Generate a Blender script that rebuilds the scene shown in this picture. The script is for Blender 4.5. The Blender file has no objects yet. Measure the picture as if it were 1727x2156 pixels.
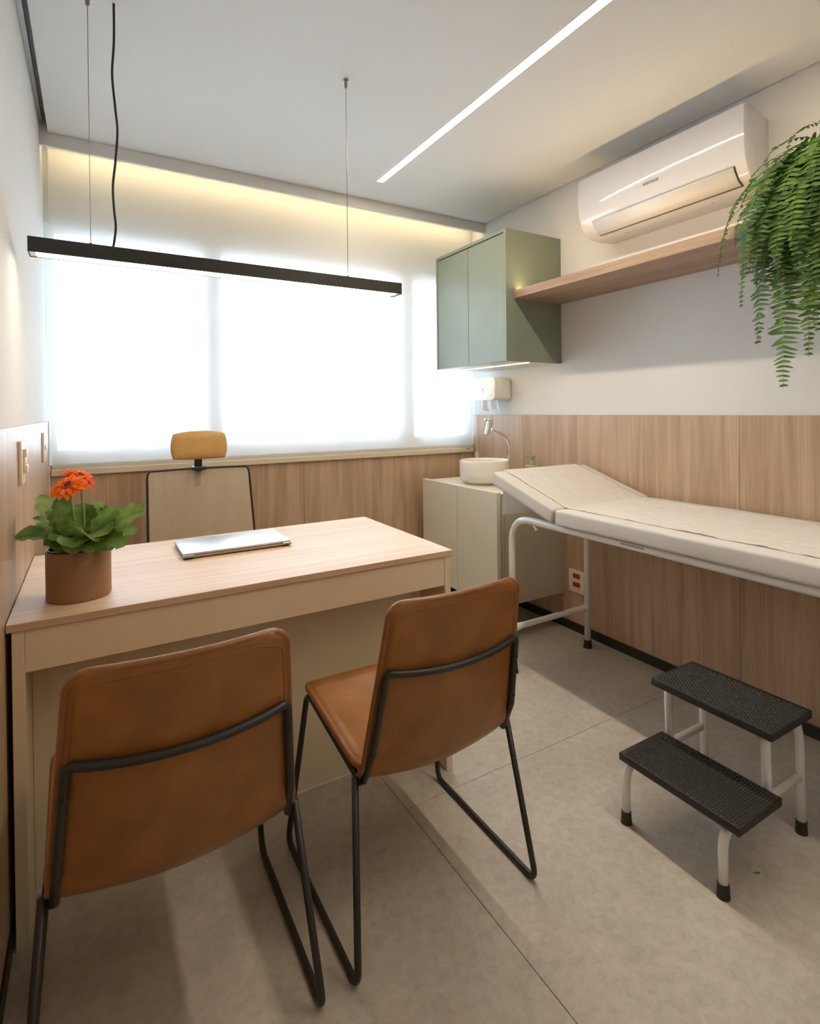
import bpy, bmesh, math, random
from mathutils import Vector, Matrix, noise as mnoise
PI = math.pi
R = random.Random(7)
scene = bpy.context.scene
COL = scene.collection

# ------------------------------------------------------------------ camera, world, exposure
F_PX, PPX, PPY = 1153.788, 896.595, 872.295          # focal length and principal point in a 1727x2156 frame
YAW, PITCH, ROLL = -0.5463, -0.0071, -0.0104
CAM = Vector((0.1762, -0.4669, 1.226))
cam_d = bpy.data.cameras.new('camera')
cam = bpy.data.objects.new('camera', cam_d); COL.objects.link(cam)
cam_d.sensor_fit = 'HORIZONTAL'; cam_d.sensor_width = 36.0
cam_d.lens = F_PX / 1727 * 36.0
cam_d.shift_x = (863.5 - PPX) / 1727
cam_d.shift_y = (PPY - 1078.0) / 1727
cam_d.clip_start = 0.02
fw = Vector((-math.sin(YAW) * math.cos(PITCH), math.cos(YAW) * math.cos(PITCH), math.sin(PITCH)))
r0 = Vector((math.cos(YAW), math.sin(YAW), 0)); u0 = r0.cross(fw)
rt = math.cos(ROLL) * r0 + math.sin(ROLL) * u0; up = -math.sin(ROLL) * r0 + math.cos(ROLL) * u0
m = Matrix((rt, up, -fw)).transposed().to_4x4(); m.translation = CAM
cam.matrix_world = m
scene.camera = cam

world = bpy.data.worlds.new('world'); scene.world = world
world.use_nodes = True
wb = world.node_tree.nodes['Background']
wb.inputs[0].default_value = (0.71, 0.83, 1.0, 1); wb.inputs[1].default_value = 9.2      # overcast sky
vs = scene.view_settings
vs.view_transform = 'Standard'; vs.look = 'None'; vs.exposure = 0.75; vs.gamma = 1.0
vs.use_curve_mapping = False

L_CEIL, L_PEND, L_COVE, L_SHELF, L_UNDER = 52.0, 9.0, 20.0, 31.0, 17.0     # lamp radiances
WARM = (1.0, 0.85, 0.66)

# ------------------------------------------------------------------ helpers
ORG = {}
def V(*a): return Vector(a)
def tag(o, label=None, cat=None, group=None, kind=None):
    if label: o['label'] = label
    if cat: o['category'] = cat
    if group: o['group'] = group
    if kind: o['kind'] = kind
    return o
def thing(name, loc, label, cat, group=None):
    o = bpy.data.objects.new(name, None); COL.objects.link(o)
    o.empty_display_size = 0.1
    o.location = loc; ORG[o.name] = Vector(loc)
    return tag(o, label, cat, group)
def obj(name, bm, mat, parent=None, smooth=None, label=None, cat=None, group=None, kind=None):
    """world-space bmesh -> one mesh object, origin at its parent's origin or at its own base"""
    bm.normal_update()
    if parent is not None: org = ORG[parent.name]
    else:
        xs = [v.co for v in bm.verts]
        org = V((min(v.x for v in xs) + max(v.x for v in xs)) / 2, (min(v.y for v in xs) + max(v.y for v in xs)) / 2, min(v.z for v in xs))
    bmesh.ops.translate(bm, verts=bm.verts, vec=-org)
    me = bpy.data.meshes.new(name); bm.to_mesh(me); bm.free()
    if mat: me.materials.append(mat)
    if smooth is not None:
        me.polygons.foreach_set('use_smooth', [True] * len(me.polygons))
        me.set_sharp_from_angle(angle=math.radians(smooth))
    o = bpy.data.objects.new(name, me); COL.objects.link(o)
    if parent is not None: o.parent = parent
    else: o.location = org
    ORG[o.name] = org
    return tag(o, label, cat, group, kind)
def share(src, parent, delta, name=None):
    """copy of a mesh part sharing its data, moved by delta"""
    c = src.copy(); COL.objects.link(c); c.parent = parent
    c.location = Vector(delta); ORG[c.name] = ORG[parent.name]
    return c
def box(bm, x0, x1, y0, y1, z0, z1, bev=0.0, seg=2):
    M = Matrix.Translation(((x0 + x1) / 2, (y0 + y1) / 2, (z0 + z1) / 2)) @ Matrix.Diagonal((abs(x1 - x0), abs(y1 - y0), abs(z1 - z0), 1))
    r = bmesh.ops.create_cube(bm, size=1.0, matrix=M)
    if bev > 0:
        vsx = r['verts']; es = list({e for v in vsx for e in v.link_edges})
        bmesh.ops.bevel(bm, geom=es, offset=bev, segments=seg, affect='EDGES', profile=0.5)
    return bm
def B(*a, **k): return box(bmesh.new(), *a, **k)
def fillet(pts, rad, n=6):
    pts = [Vector(p) for p in pts]; out = [pts[0]]
    for i in range(1, len(pts) - 1):
        a, b, c = pts[i - 1], pts[i], pts[i + 1]
        d1 = min(rad, (a - b).length * .49); d2 = min(rad, (c - b).length * .49)
        p = b + (a - b).normalized() * d1; q = b + (c - b).normalized() * d2
        for k in range(n + 1):
            t = k / n; out.append(p * (1 - t) ** 2 + b * 2 * t * (1 - t) + q * t * t)
    out.append(pts[-1]); return out
def sweep(bm, pts, r, seg=10, cap=True, closed=False):
    pts = [Vector(p) for p in pts]; n = len(pts)
    rad = r if isinstance(r, (list, tuple)) else [r] * n
    tans = []
    for i in range(n):
        if closed: t = pts[(i + 1) % n] - pts[i - 1]
        else: t = pts[min(i + 1, n - 1)] - pts[max(i - 1, 0)]
        tans.append(t.normalized())
    nrm = tans[0].orthogonal().normalized(); rings = []
    for i in range(n):
        if i: 
            nrm = nrm - tans[i] * nrm.dot(tans[i])
            if nrm.length < 1e-6: nrm = tans[i].orthogonal()
            nrm.normalize()
        bn = tans[i].cross(nrm)
        rings.append([bm.verts.new(pts[i] + (nrm * math.cos(2 * PI * k / seg) + bn * math.sin(2 * PI * k / seg)) * rad[i]) for k in range(seg)])
    for i in range(n if closed else n - 1):
        a, b = rings[i], rings[(i + 1) % n]
        for k in range(seg): bm.faces.new((a[k], a[(k + 1) % seg], b[(k + 1) % seg], b[k]))
    if cap and not closed:
        bm.faces.new(rings[0][::-1]); bm.faces.new(rings[-1])
    return bm
def lathe(bm, prof, c, seg=40, sx=1.0, sy=1.0, axis=None):
    """prof: (r, z) list revolved around a vertical axis through c"""
    c = Vector(c); rings = []
    for r, z in prof:
        if r < 1e-6: rings.append([bm.verts.new(c + V(0, 0, z))])
        else: rings.append([bm.verts.new(c + V(r * sx * math.cos(2 * PI * k / seg), r * sy * math.sin(2 * PI * k / seg), z)) for k in range(seg)])
    for a, b in zip(rings, rings[1:]):
        for k in range(seg):
            if len(a) == 1 and len(b) == 1: continue
            if len(a) == 1: bm.faces.new((a[0], b[(k + 1) % seg], b[k]))
            elif len(b) == 1: bm.faces.new((a[k], a[(k + 1) % seg], b[0]))
            else: bm.faces.new((a[k], a[(k + 1) % seg], b[(k + 1) % seg], b[k]))
    return bm
def grid(bm, nu, nv, f):
    vs_ = [[bm.verts.new(f(i / (nu - 1), j / (nv - 1))) for i in range(nu)] for j in range(nv)]
    for j in range(nv - 1):
        for i in range(nu - 1):
            bm.faces.new((vs_[j][i], vs_[j][i + 1], vs_[j + 1][i + 1], vs_[j + 1][i]))
    return vs_
def prism(bm, prof, axis, a, b):
    """prof: 2D points; axis 'Y': (x,z) extruded from y=a to y=b"""
    f = {'Y': lambda p, t: V(p[0], t, p[1]), 'X': lambda p, t: V(t, p[0], p[1]), 'Z': lambda p, t: V(p[0], p[1], t)}[axis]
    A = [bm.verts.new(f(p, a)) for p in prof]; Bv = [bm.verts.new(f(p, b)) for p in prof]
    n = len(prof)
    for i in range(n): bm.faces.new((A[i], A[(i + 1) % n], Bv[(i + 1) % n], Bv[i]))
    bm.faces.new(A[::-1]); bm.faces.new(Bv)
    bmesh.ops.recalc_face_normals(bm, faces=bm.faces)
    return bm
def mod_solid(o, t, off=0.0):
    md = o.modifiers.new('thickness', 'SOLIDIFY'); md.thickness = t; md.offset = off
def mod_sub(o, l=1):
    md = o.modifiers.new('smooth', 'SUBSURF'); md.levels = l; md.render_levels = l

# ------------------------------------------------------------------ materials
def newmat(name):
    mt = bpy.data.materials.new(name); mt.use_nodes = True
    nt = mt.node_tree; return mt, nt, nt.nodes['Principled BSDF'], nt.nodes['Material Output']
def pbr(name, col, rough=0.5, metal=0.0, coat=0.0, var=0.0, vscale=30.0, bump=0.0, bscale=200.0, spec=0.5, sheen=0.0):
    mt, nt, b, out = newmat(name)
    b.inputs['Base Color'].default_value = (*col, 1); b.inputs['Roughness'].default_value = rough
    b.inputs['Metallic'].default_value = metal; b.inputs['Coat Weight'].default_value = coat
    b.inputs['Specular IOR Level'].default_value = spec
    if sheen: b.inputs['Sheen Weight'].default_value = sheen
    tc = nt.nodes.new('ShaderNodeTexCoord')
    if var:
        n = nt.nodes.new('ShaderNodeTexNoise'); n.inputs['Scale'].default_value = vscale; n.inputs['Detail'].default_value = 5
        nt.links.new(tc.outputs['Object'], n.inputs['Vector'])
        cr = nt.nodes.new('ShaderNodeValToRGB')
        cr.color_ramp.elements[0].position = .3; cr.color_ramp.elements[1].position = .7
        cr.color_ramp.elements[0].color = (*[c * (1 - var) for c in col], 1)
        cr.color_ramp.elements[1].color = (*[min(1, c * (1 + var)) for c in col], 1)
        nt.links.new(n.outputs['Fac'], cr.inputs['Fac']); nt.links.new(cr.outputs['Color'], b.inputs['Base Color'])
    if bump:
        n2 = nt.nodes.new('ShaderNodeTexNoise'); n2.inputs['Scale'].default_value = bscale; n2.inputs['Detail'].default_value = 3
        nt.links.new(tc.outputs['Object'], n2.inputs['Vector'])
        bp = nt.nodes.new('ShaderNodeBump'); bp.inputs['Strength'].default_value = bump; bp.inputs['Distance'].default_value = .002
        nt.links.new(n2.outputs['Fac'], bp.inputs['Height']); nt.links.new(bp.outputs['Normal'], b.inputs['Normal'])
    return mt
def wood(name, c1, c2, c3, axis='Z', rough=0.42, fine=1.0):
    mt, nt, b, out = newmat(name)
    tc = nt.nodes.new('ShaderNodeTexCoord')
    def mapped(along, across):
        mp = nt.nodes.new('ShaderNodeMapping')
        mp.inputs['Scale'].default_value = [along if a == axis else across for a in 'XYZ']
        nt.links.new(tc.outputs['Object'], mp.inputs['Vector']); return mp
    def nz(along, across, detail, dist=0.0):
        mp = mapped(along, across); n = nt.nodes.new('ShaderNodeTexNoise')
        n.inputs['Scale'].default_value = 1.0; n.inputs['Detail'].default_value = detail; n.inputs['Distortion'].default_value = dist
        nt.links.new(mp.outputs['Vector'], n.inputs['Vector']); return n
    n1 = nz(0.9, 16 * fine, 3, 0.8)      # broad figure
    n2 = nz(3.0, 170 * fine, 4, 0.2)     # fibres
    n3 = nz(14.0, 420 * fine, 2)         # pores
    cr = nt.nodes.new('ShaderNodeValToRGB'); e = cr.color_ramp.elements
    e[0].position = .34; e[0].color = (*c2, 1); e[1].position = .62; e[1].color = (*c1, 1)
    nt.links.new(n1.outputs['Fac'], cr.inputs['Fac'])
    cr2 = nt.nodes.new('ShaderNodeValToRGB'); e = cr2.color_ramp.elements
    e[0].position = .36; e[0].color = (.72, .72, .72, 1); e[1].position = .58; e[1].color = (1, 1, 1, 1)
    nt.links.new(n2.outputs['Fac'], cr2.inputs['Fac'])
    mx = nt.nodes.new('ShaderNodeMix'); mx.data_type = 'RGBA'; mx.blend_type = 'MULTIPLY'; mx.inputs[0].default_value = .55
    nt.links.new(cr.outputs['Color'], mx.inputs[6]); nt.links.new(cr2.outputs['Color'], mx.inputs[7])
    cr3 = nt.nodes.new('ShaderNodeValToRGB'); e = cr3.color_ramp.elements
    e[0].position = .62; e[0].color = (0, 0, 0, 1); e[1].position = .72; e[1].color = (.55, .55, .55, 1)
    nt.links.new(n3.outputs['Fac'], cr3.inputs['Fac'])
    mx2 = nt.nodes.new('ShaderNodeMix'); mx2.data_type = 'RGBA'
    nt.links.new(cr3.outputs['Color'], mx2.inputs[0]); nt.links.new(mx.outputs[2], mx2.inputs[6]); mx2.inputs[7].default_value = (*c3, 1)
    nt.links.new(mx2.outputs[2], b.inputs['Base Color'])
    b.inputs['Roughness'].default_value = rough
    bp = nt.nodes.new('ShaderNodeBump'); bp.inputs['Strength'].default_value = .12; bp.inputs['Distance'].default_value = .001
    nt.links.new(n2.outputs['Fac'], bp.inputs['Height']); nt.links.new(bp.outputs['Normal'], b.inputs['Normal'])
    return mt
def emit(name, col, s):
    mt, nt, b, out = newmat(name); nt.nodes.remove(b)
    e = nt.nodes.new('ShaderNodeEmission'); e.inputs[0].default_value = (*col, 1); e.inputs[1].default_value = s
    nt.links.new(e.outputs[0], out.inputs[0]); return mt
def leafmat(name, c1, c2, rough=.45, trans=.35, sc=30):
    mt, nt, b, out = newmat(name)
    tc = nt.nodes.new('ShaderNodeTexCoord'); n = nt.nodes.new('ShaderNodeTexNoise')
    n.inputs['Scale'].default_value = sc; n.inputs['Detail'].default_value = 4
    nt.links.new(tc.outputs['Object'], n.inputs['Vector'])
    cr = nt.nodes.new('ShaderNodeValToRGB'); e = cr.color_ramp.elements
    e[0].position = .35; e[0].color = (*c1, 1); e[1].position = .65; e[1].color = (*c2, 1)
    nt.links.new(n.outputs['Fac'], cr.inputs['Fac']); nt.links.new(cr.outputs['Color'], b.inputs['Base Color'])
    b.inputs['Roughness'].default_value = rough
    tr = nt.nodes.new('ShaderNodeBsdfTranslucent'); nt.links.new(cr.outputs['Color'], tr.inputs[0])
    ms = nt.nodes.new('ShaderNodeMixShader'); ms.inputs[0].default_value = trans
    nt.links.new(b.outputs[0], ms.inputs[1]); nt.links.new(tr.outputs[0], ms.inputs[2]); nt.links.new(ms.outputs[0], out.inputs[0])
    return mt
M = {}
M['wall'] = pbr('wall_paint', (.74, .735, .725), .9, var=.015, vscale=3, bump=.04, bscale=350, spec=.12)
M['ceil'] = pbr('ceiling_paint', (.76, .755, .74), .9, var=.012, vscale=2, spec=.15)
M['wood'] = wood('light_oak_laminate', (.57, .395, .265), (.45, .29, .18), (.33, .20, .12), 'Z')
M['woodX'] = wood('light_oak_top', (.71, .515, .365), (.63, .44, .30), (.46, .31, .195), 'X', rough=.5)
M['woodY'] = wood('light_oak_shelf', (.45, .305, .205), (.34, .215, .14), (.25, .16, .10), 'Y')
M['cream'] = pbr('cream_laminate', (.66, .60, .48), .45, var=.02, vscale=4)
M['desk'] = pbr('cream_desk_laminate', (.76, .635, .44), .45, var=.02, vscale=4)
M['creamd'] = pbr('greige_laminate', (.54, .48, .36), .45, var=.02, vscale=4)
M['sage'] = pbr('sage_lacquer', (.225, .255, .195), .42, var=.05, vscale=5, bump=.05, bscale=60)
M['under'] = pbr('white_melamine', (.66, .65, .62), .5)
M['groove'] = pbr('dark_groove', (.03, .03, .025), .6)
M['leather'] = pbr('cognac_leather', (.285, .114, .028), .34, var=.16, vscale=14, bump=.18, bscale=420, spec=.45)
M['pipe'] = pbr('leather_edge', (.25, .10, .03), .33, var=.12, vscale=40)
M['thread'] = pbr('pale_thread', (.62, .42, .25), .7)
M['black'] = pbr('black_powder_coat', (.022, .021, .019), .42, bump=.06, bscale=900)
M['bplastic'] = pbr('black_plastic', (.02, .02, .021), .38)
M['rubber'] = pbr('black_rubber', (.018, .017, .016), .55)
M['tread'] = pbr('black_tread_rubber', (.040, .040, .040), .34)  # base colour lightened to carry part of the studs' glints
M['enamel'] = pbr('white_enamel', (.80, .79, .77), .22, coat=.3)
M['plast'] = pbr('white_plastic', (.80, .795, .78), .35)
M['acplast'] = pbr('gloss_white_plastic', (.55, .55, .57), .06, bump=.03, bscale=5)
M['acmatt'] = pbr('satin_white_plastic', (.55, .54, .545), .38)
M['ivory'] = pbr('ivory_plastic', (.80, .72, .60), .4)
M['red'] = pbr('red_socket', (.42, .03, .02), .4)
M['sheet'] = pbr('white_cotton', (.62, .585, .545), .8, bump=.15, bscale=600, sheen=.2)
M['paper'] = leafmat('paper', (.88, .84, .79), (.92, .88, .83), .85, .40, 40)
M['tissue'] = pbr('white_tissue', (.86, .86, .86), .9)
M['chrome'] = pbr('chrome', (.80, .80, .80), .07, metal=1)
M['steel'] = pbr('brushed_steel', (.34, .31, .28), .35, metal=1)
M['alu'] = pbr('silver_aluminium', (.70, .71, .73), .32, metal=.85)
M['alud'] = pbr('dark_aluminium', (.36, .34, .31), .38, metal=.8)
M['ceramic'] = pbr('white_ceramic', (.80, .77, .70), .12, coat=.6)
M['sagep'] = pbr('sage_plastic', (.26, .34, .27), .4)
M['bamboo'] = wood('bamboo', (.62, .40, .20), (.52, .32, .15), (.4, .25, .1), 'X')
M['tanpot'] = pbr('tan_leatherette', (.285, .145, .066), .42, var=.05, vscale=8, bump=.05, bscale=600)
M['soil'] = pbr('dark_soil', (.025, .018, .012), .9, var=.4, vscale=120, bump=.5, bscale=150)
M['mustard'] = pbr('mustard_vinyl', (.60, .36, .13), .5, var=.04, vscale=30, bump=.08, bscale=500)
M['mesh'] = pbr('beige_mesh_fabric', (.74, .66, .54), .75)
M['basebd'] = pbr('black_baseboard', (.016, .015, .013), .45)
M['frame'] = pbr('white_window_frame', (.78, .78, .78), .4)
M['beige'] = pbr('beige_rail', (.66, .57, .42), .45)
M['clay'] = pbr('grey_pot', (.25, .24, .22), .6)
M['dark'] = pbr('dark_print', (.05, .05, .05), .6)
M['grey'] = pbr('grey_print', (.32, .32, .32), .6)
M['green'] = pbr('green_sticker', (.25, .27, .17), .6)
M['stem'] = pbr('flower_stem', (.22, .29, .10), .5)
M['leafA'] = leafmat('gerbera_leaf', (.085, .19, .028), (.19, .32, .07))
M['leafB'] = leafmat('gerbera_leaf_pale', (.17, .29, .06), (.30, .42, .13))
M['rib'] = pbr('leaf_rib', (.30, .42, .16), .5)
M['petal'] = leafmat('orange_petal', (.93, .16, .004), (1.0, .24, .008), .6, .25, 60)
M['petal2'] = leafmat('deep_orange_petal', (.80, .085, .004), (.92, .14, .008), .6, .25, 60)
M['disc'] = pbr('flower_disc', (.10, .012, .008), .8, bump=.6, bscale=400)
M['disc2'] = pbr('flower_disc_ring', (.45, .05, .01), .8, bump=.5, bscale=400)
M['fernA'] = leafmat('fern_green', (.026, .088, .006), (.068, .160, .012), .55, .28, 24)
M['fernB'] = leafmat('fern_bright_green', (.055, .145, .010), (.115, .23, .018), .55, .32, 24)
M['fernY'] = leafmat('fern_yellow', (.5, .5, .06), (.7, .62, .1), .45, .4, 24)
M['rachis'] = pbr('fern_rachis', (.10, .085, .03), .5)
M['ledceil'] = emit('ceiling_led', WARM, L_CEIL)
M['ledpend'] = emit('pendant_led', (1, .80, .52), L_PEND)
M['ledcove'] = emit('cove_led', (1, .80, .46), L_COVE)
M['ledshelf'] = emit('shelf_led', (1, .74, .40), L_SHELF)
M['ledunder'] = emit('under_cabinet_led', (1, .78, .46), L_UNDER)
# floor: mottled warm grey vinyl
mt, nt, b, out = newmat('concrete_vinyl')
tc = nt.nodes.new('ShaderNodeTexCoord')
def _n(s, d, dist=0):
    n = nt.nodes.new('ShaderNodeTexNoise'); n.inputs['Scale'].default_value = s; n.inputs['Detail'].default_value = d; n.inputs['Distortion'].default_value = dist
    n.inputs['Roughness'].default_value = .62
    nt.links.new(tc.outputs['Object'], n.inputs['Vector']); return n
na, nb, nc = _n(3.2, 6, .6), _n(38, 9, .5), _n(150, 5, .3)
cr = nt.nodes.new('ShaderNodeValToRGB'); e = cr.color_ramp.elements
e[0].position = .33; e[0].color = (.47, .42, .355, 1); e[1].position = .68; e[1].color = (.57, .515, .44, 1)
nt.links.new(na.outputs['Fac'], cr.inputs['Fac'])
crb = nt.nodes.new('ShaderNodeValToRGB'); e = crb.color_ramp.elements
e[0].position = .3; e[0].color = (.66, .65, .63, 1); e[1].position = .6; e[1].color = (1.04, 1.04, 1.04, 1)
nt.links.new(nb.outputs['Fac'], crb.inputs['Fac'])
mx = nt.nodes.new('ShaderNodeMix'); mx.data_type = 'RGBA'; mx.blend_type = 'MULTIPLY'; mx.inputs[0].default_value = .55
nt.links.new(cr.outputs['Color'], mx.inputs[6]); nt.links.new(crb.outputs['Color'], mx.inputs[7])
crc = nt.nodes.new('ShaderNodeValToRGB'); e = crc.color_ramp.elements
e[0].position = .28; e[0].color = (.6, .58, .55, 1); e[1].position = .42; e[1].color = (1, 1, 1, 1)
nt.links.new(nc.outputs['Fac'], crc.inputs['Fac'])
mx2 = nt.nodes.new('ShaderNodeMix'); mx2.data_type = 'RGBA'; mx2.blend_type = 'MULTIPLY'; mx2.inputs[0].default_value = .6
nt.links.new(mx.outputs[2], mx2.inputs[6]); nt.links.new(crc.outputs['Color'], mx2.inputs[7])
nt.links.new(mx2.outputs[2], b.inputs['Base Color']); b.inputs['Roughness'].default_value = .5
bp = nt.nodes.new('ShaderNodeBump'); bp.inputs['Strength'].default_value = .15; bp.inputs['Distance'].default_value = .001
nt.links.new(nb.outputs['Fac'], bp.inputs['Height']); nt.links.new(bp.outputs['Normal'], b.inputs['Normal'])
M['floor'] = mt
# roller blind fabric: lets daylight through, a little of it straight
mt, nt, b, out = newmat('sunscreen_fabric'); nt.nodes.remove(b)
di = nt.nodes.new('ShaderNodeBsdfDiffuse'); di.inputs[0].default_value = (.80, .79, .77, 1)
tr = nt.nodes.new('ShaderNodeBsdfTranslucent'); tr.inputs[0].default_value = (.86, .87, .88, 1)
tp = nt.nodes.new('ShaderNodeBsdfTransparent')
m1 = nt.nodes.new('ShaderNodeMixShader'); m1.inputs[0].default_value = .23
m2 = nt.nodes.new('ShaderNodeMixShader'); m2.inputs[0].default_value = .32
nt.links.new(di.outputs[0], m1.inputs[1]); nt.links.new(tr.outputs[0], m1.inputs[2])
nt.links.new(m1.outputs[0], m2.inputs[1]); nt.links.new(tp.outputs[0], m2.inputs[2]); nt.links.new(m2.outputs[0], out.inputs[0])
M['blind'] = mt
# window glass: clear sheet with Fresnel reflection
mt, nt, b, out = newmat('window_glass'); nt.nodes.remove(b)
tp = nt.nodes.new('ShaderNodeBsdfTransparent'); tp.inputs[0].default_value = (.93, .96, .95, 1)
gl = nt.nodes.new('ShaderNodeBsdfGlossy'); gl.inputs['Roughness'].default_value = .02
fr = nt.nodes.new('ShaderNodeFresnel'); fr.inputs[0].default_value = 1.45
ms = nt.nodes.new('ShaderNodeMixShader'); nt.links.new(fr.outputs[0], ms.inputs[0])
nt.links.new(tp.outputs[0], ms.inputs[1]); nt.links.new(gl.outputs[0], ms.inputs[2]); nt.links.new(ms.outputs[0], out.inputs[0])
M['glass'] = mt

# ------------------------------------------------------------------ room
W, YB, H, HW, YBM = 2.44, 2.62, 2.476, 1.193, 2.4985       # width, window wall, ceiling, wainscot, ceiling lip
YF = -1.75                                                 # wall behind the camera
PT = .010                                                  # panel thickness
def struct(name, bm, mat, label=None, parent=None, **k):
    return obj(name, bm, mat, parent, label=label, kind=None if parent else 'structure', **k)
# floor: slab with separate vinyl tiles
fl = struct('floor', B(-.12, W + .12, YF - .1, YB + .2, -.06, -.004), M['groove'], 'warm grey concrete-look vinyl floor in large tiles')
xs = [-PT, .067, .987, W + PT]; g = .0008
cols_off = [.55, .19, 1.002]
TL = 1.22
for i in range(3):
    y = cols_off[i] - TL * 3
    ys = []
    while y < YB + TL:
        ys.append(y); y += TL
    for a, b_ in zip(ys, ys[1:]):
        a2, b2 = max(a, YF), min(b_, YB)
        if b2 - a2 < .03: continue
        obj('floor_tile', B(xs[i] + g, xs[i + 1] - g, a2 + g, b2 - g, -.004, 0, .0006, 1), M['floor'], fl)
# side walls
struct('wall_left', B(-.12, -PT, YF - .1, YB + .2, -.06, 2.62), M['wall'], 'white painted wall above light oak panelling beside the desk')
struct('wall_right', B(W + PT, W + .12, YF - .1, YB + .2, -.06, 2.62), M['wall'], 'white painted wall carrying the shelf and air conditioner')
struct('wall_front', B(-PT, W + PT, YF - .1, YF, -.06, 2.62), M['wall'], 'white painted wall facing the window')
# window wall: panelled parapet below, lintel above
pw = struct('wall_back', B(-PT, W + PT, YB + PT, YB + .16, -.004, .985), M['wall'], 'low parapet wall under the window, clad in light oak')
struct('wall_back', B(-PT, W + PT, YB + .04, YB + .16, 2.13, 2.56), M['wall'], 'white lintel above the window')
def panels(name, label, face, lo, hi, joints, z0, z1, mat):
    r = None
    cuts = [lo] + joints + [hi]
    for a, b_ in zip(cuts, cuts[1:]):
        if face == 'R': bm = B(W, W + PT, a + .0006, b_ - .0006, z0, z1, .0008, 1)
        elif face == 'L': bm = B(-PT, 0, a + .0006, b_ - .0006, z0, z1, .0008, 1)
        else: bm = B(a + .0006, b_ - .0006, YB, YB + PT, z0, z1, .0008, 1)
        if r is None: r = struct(name, bm, mat, label)
        else:
            o = obj('panel', bm, mat, r)
    return r
panels('wall_panelling_right', 'light oak wainscot panels on the wall behind the exam table', 'R', YF, YB, [-1.06, .784], .0, HW, M['wood'])
panels('wall_panelling_left', 'light oak wainscot panels beside the desk', 'L', YF, YB - .02, [-.4, .75], .0, HW, M['wood'])
panels('wall_panelling_back', 'light oak panels under the window', 'B', 0, W, [1.22], .0, .985, M['wood'])
struct('trim_1', B(-PT, .004, YB - .02, YB - .014, 0, HW), M['frame'], 'thin white edge strip at the end of the left panelling')
struct('baseboard_right', B(W - .008, W, YF, YB, 0, .048, .002, 1), M['basebd'], 'black baseboard under the right wainscot')
struct('baseboard_left', B(0, .006, YF, YB - .02, 0, .048, .002, 1), M['basebd'], 'black baseboard under the left wainscot')
struct('baseboard_back', B(.006, W - .008, YB - .008, YB, 0, .048, .002, 1), M['basebd'], 'black baseboard under the window wall panels')
# ceiling: slab, dropped board with shadow gaps, front lip of the cove
struct('ceiling', B(-.12, W + .12, YF - .1, YB + .2, 2.56, 2.62), M['ceil'], 'ceiling slab above the dropped board')
struct('ceiling', B(.022, W + .003, YF, YBM - .0183, H, H + .03, .0015, 1), M['ceil'], 'smooth white dropped plaster ceiling with a narrow shadow gap')
struct('trim_2', B(-PT, W + PT, YBM - .018, YBM, 2.4175, 2.56), M['ceil'], 'white plaster lip hiding the cove light over the blind')
struct('trim_3', B(-PT, .004, YF, YBM - .018, H + .03, H + .05), M['alud'], 'grey shadow gap profile along the left wall')
# window: frame, mullions, panes
wn = struct('window_1', B(-PT, W + PT, YB + .046, YB + .106, .985, 1.055), M['frame'], 'wide window behind the roller blind, bottom rail')
for a, b_, n in ((-PT, .03, 'jamb'), (.685, .735, 'stile'), (.735, .785, 'stile'), (1.872, 1.93, 'stile'), (1.93, 1.992, 'stile'), (W - .03, W + PT, 'jamb')):
    obj(n, B(a, b_, YB + .048, YB + .104, 1.055, 2.08), M['frame'], wn)
obj('head_rail', B(-PT, W + PT, YB + .046, YB + .106, 2.08, 2.13), M['frame'], wn)
for a, b_ in ((.03, .685), (.785, 1.872), (1.992, W - .03)):
    obj('pane', B(a, b_, YB + .075, YB + .079, 1.055, 2.08), M['glass'], wn)
struct('window_sill', B(-PT, W + PT, YB + .0, YB + .16, .985, .992), M['frame'], 'white window sill')
# roller blind
bl = thing('roller_blind', (W / 2, YB - .012, .94), 'white translucent roller blind pulled down over the window', 'blind')
bm = bmesh.new(); grid(bm, 25, 3, lambda u, v: V(.014 + u * (W - .028), YB - .012 + .0012 * math.sin(u * 40), .965 + v * 1.49))
obj('fabric', bm, M['blind'], bl)
rl = obj('bottom_rail', B(.008, W - .008, YB - .020, YB - .004, .937, .967, .003, 2), M['beige'], bl)
obj('rail_label', B(W - .075, W - .045, YB - .0206, YB - .0198, .957, .961), M['dark'], rl)
bm = bmesh.new(); sweep(bm, [(.01, YB - .005, 2.475), (W - .01, YB - .005, 2.475)], .019, 16); obj('roller_tube', bm, M['frame'], bl, 40)
bm = bmesh.new()
sweep(bm, [(W - .006, YB - .034, 2.46), (W - .006, YB - .034, .93)], .0011, 6); sweep(bm, [(W - .006, YB - .050, 2.46), (W - .006, YB - .050, .93)], .0011, 6)
obj('bead_chain', bm, M['plast'], bl, 60)
obj('chain_holder', B(W - .012, W, YB - .058, YB - .026, .885, .935, .003, 2), M['plast'], bl)

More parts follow.
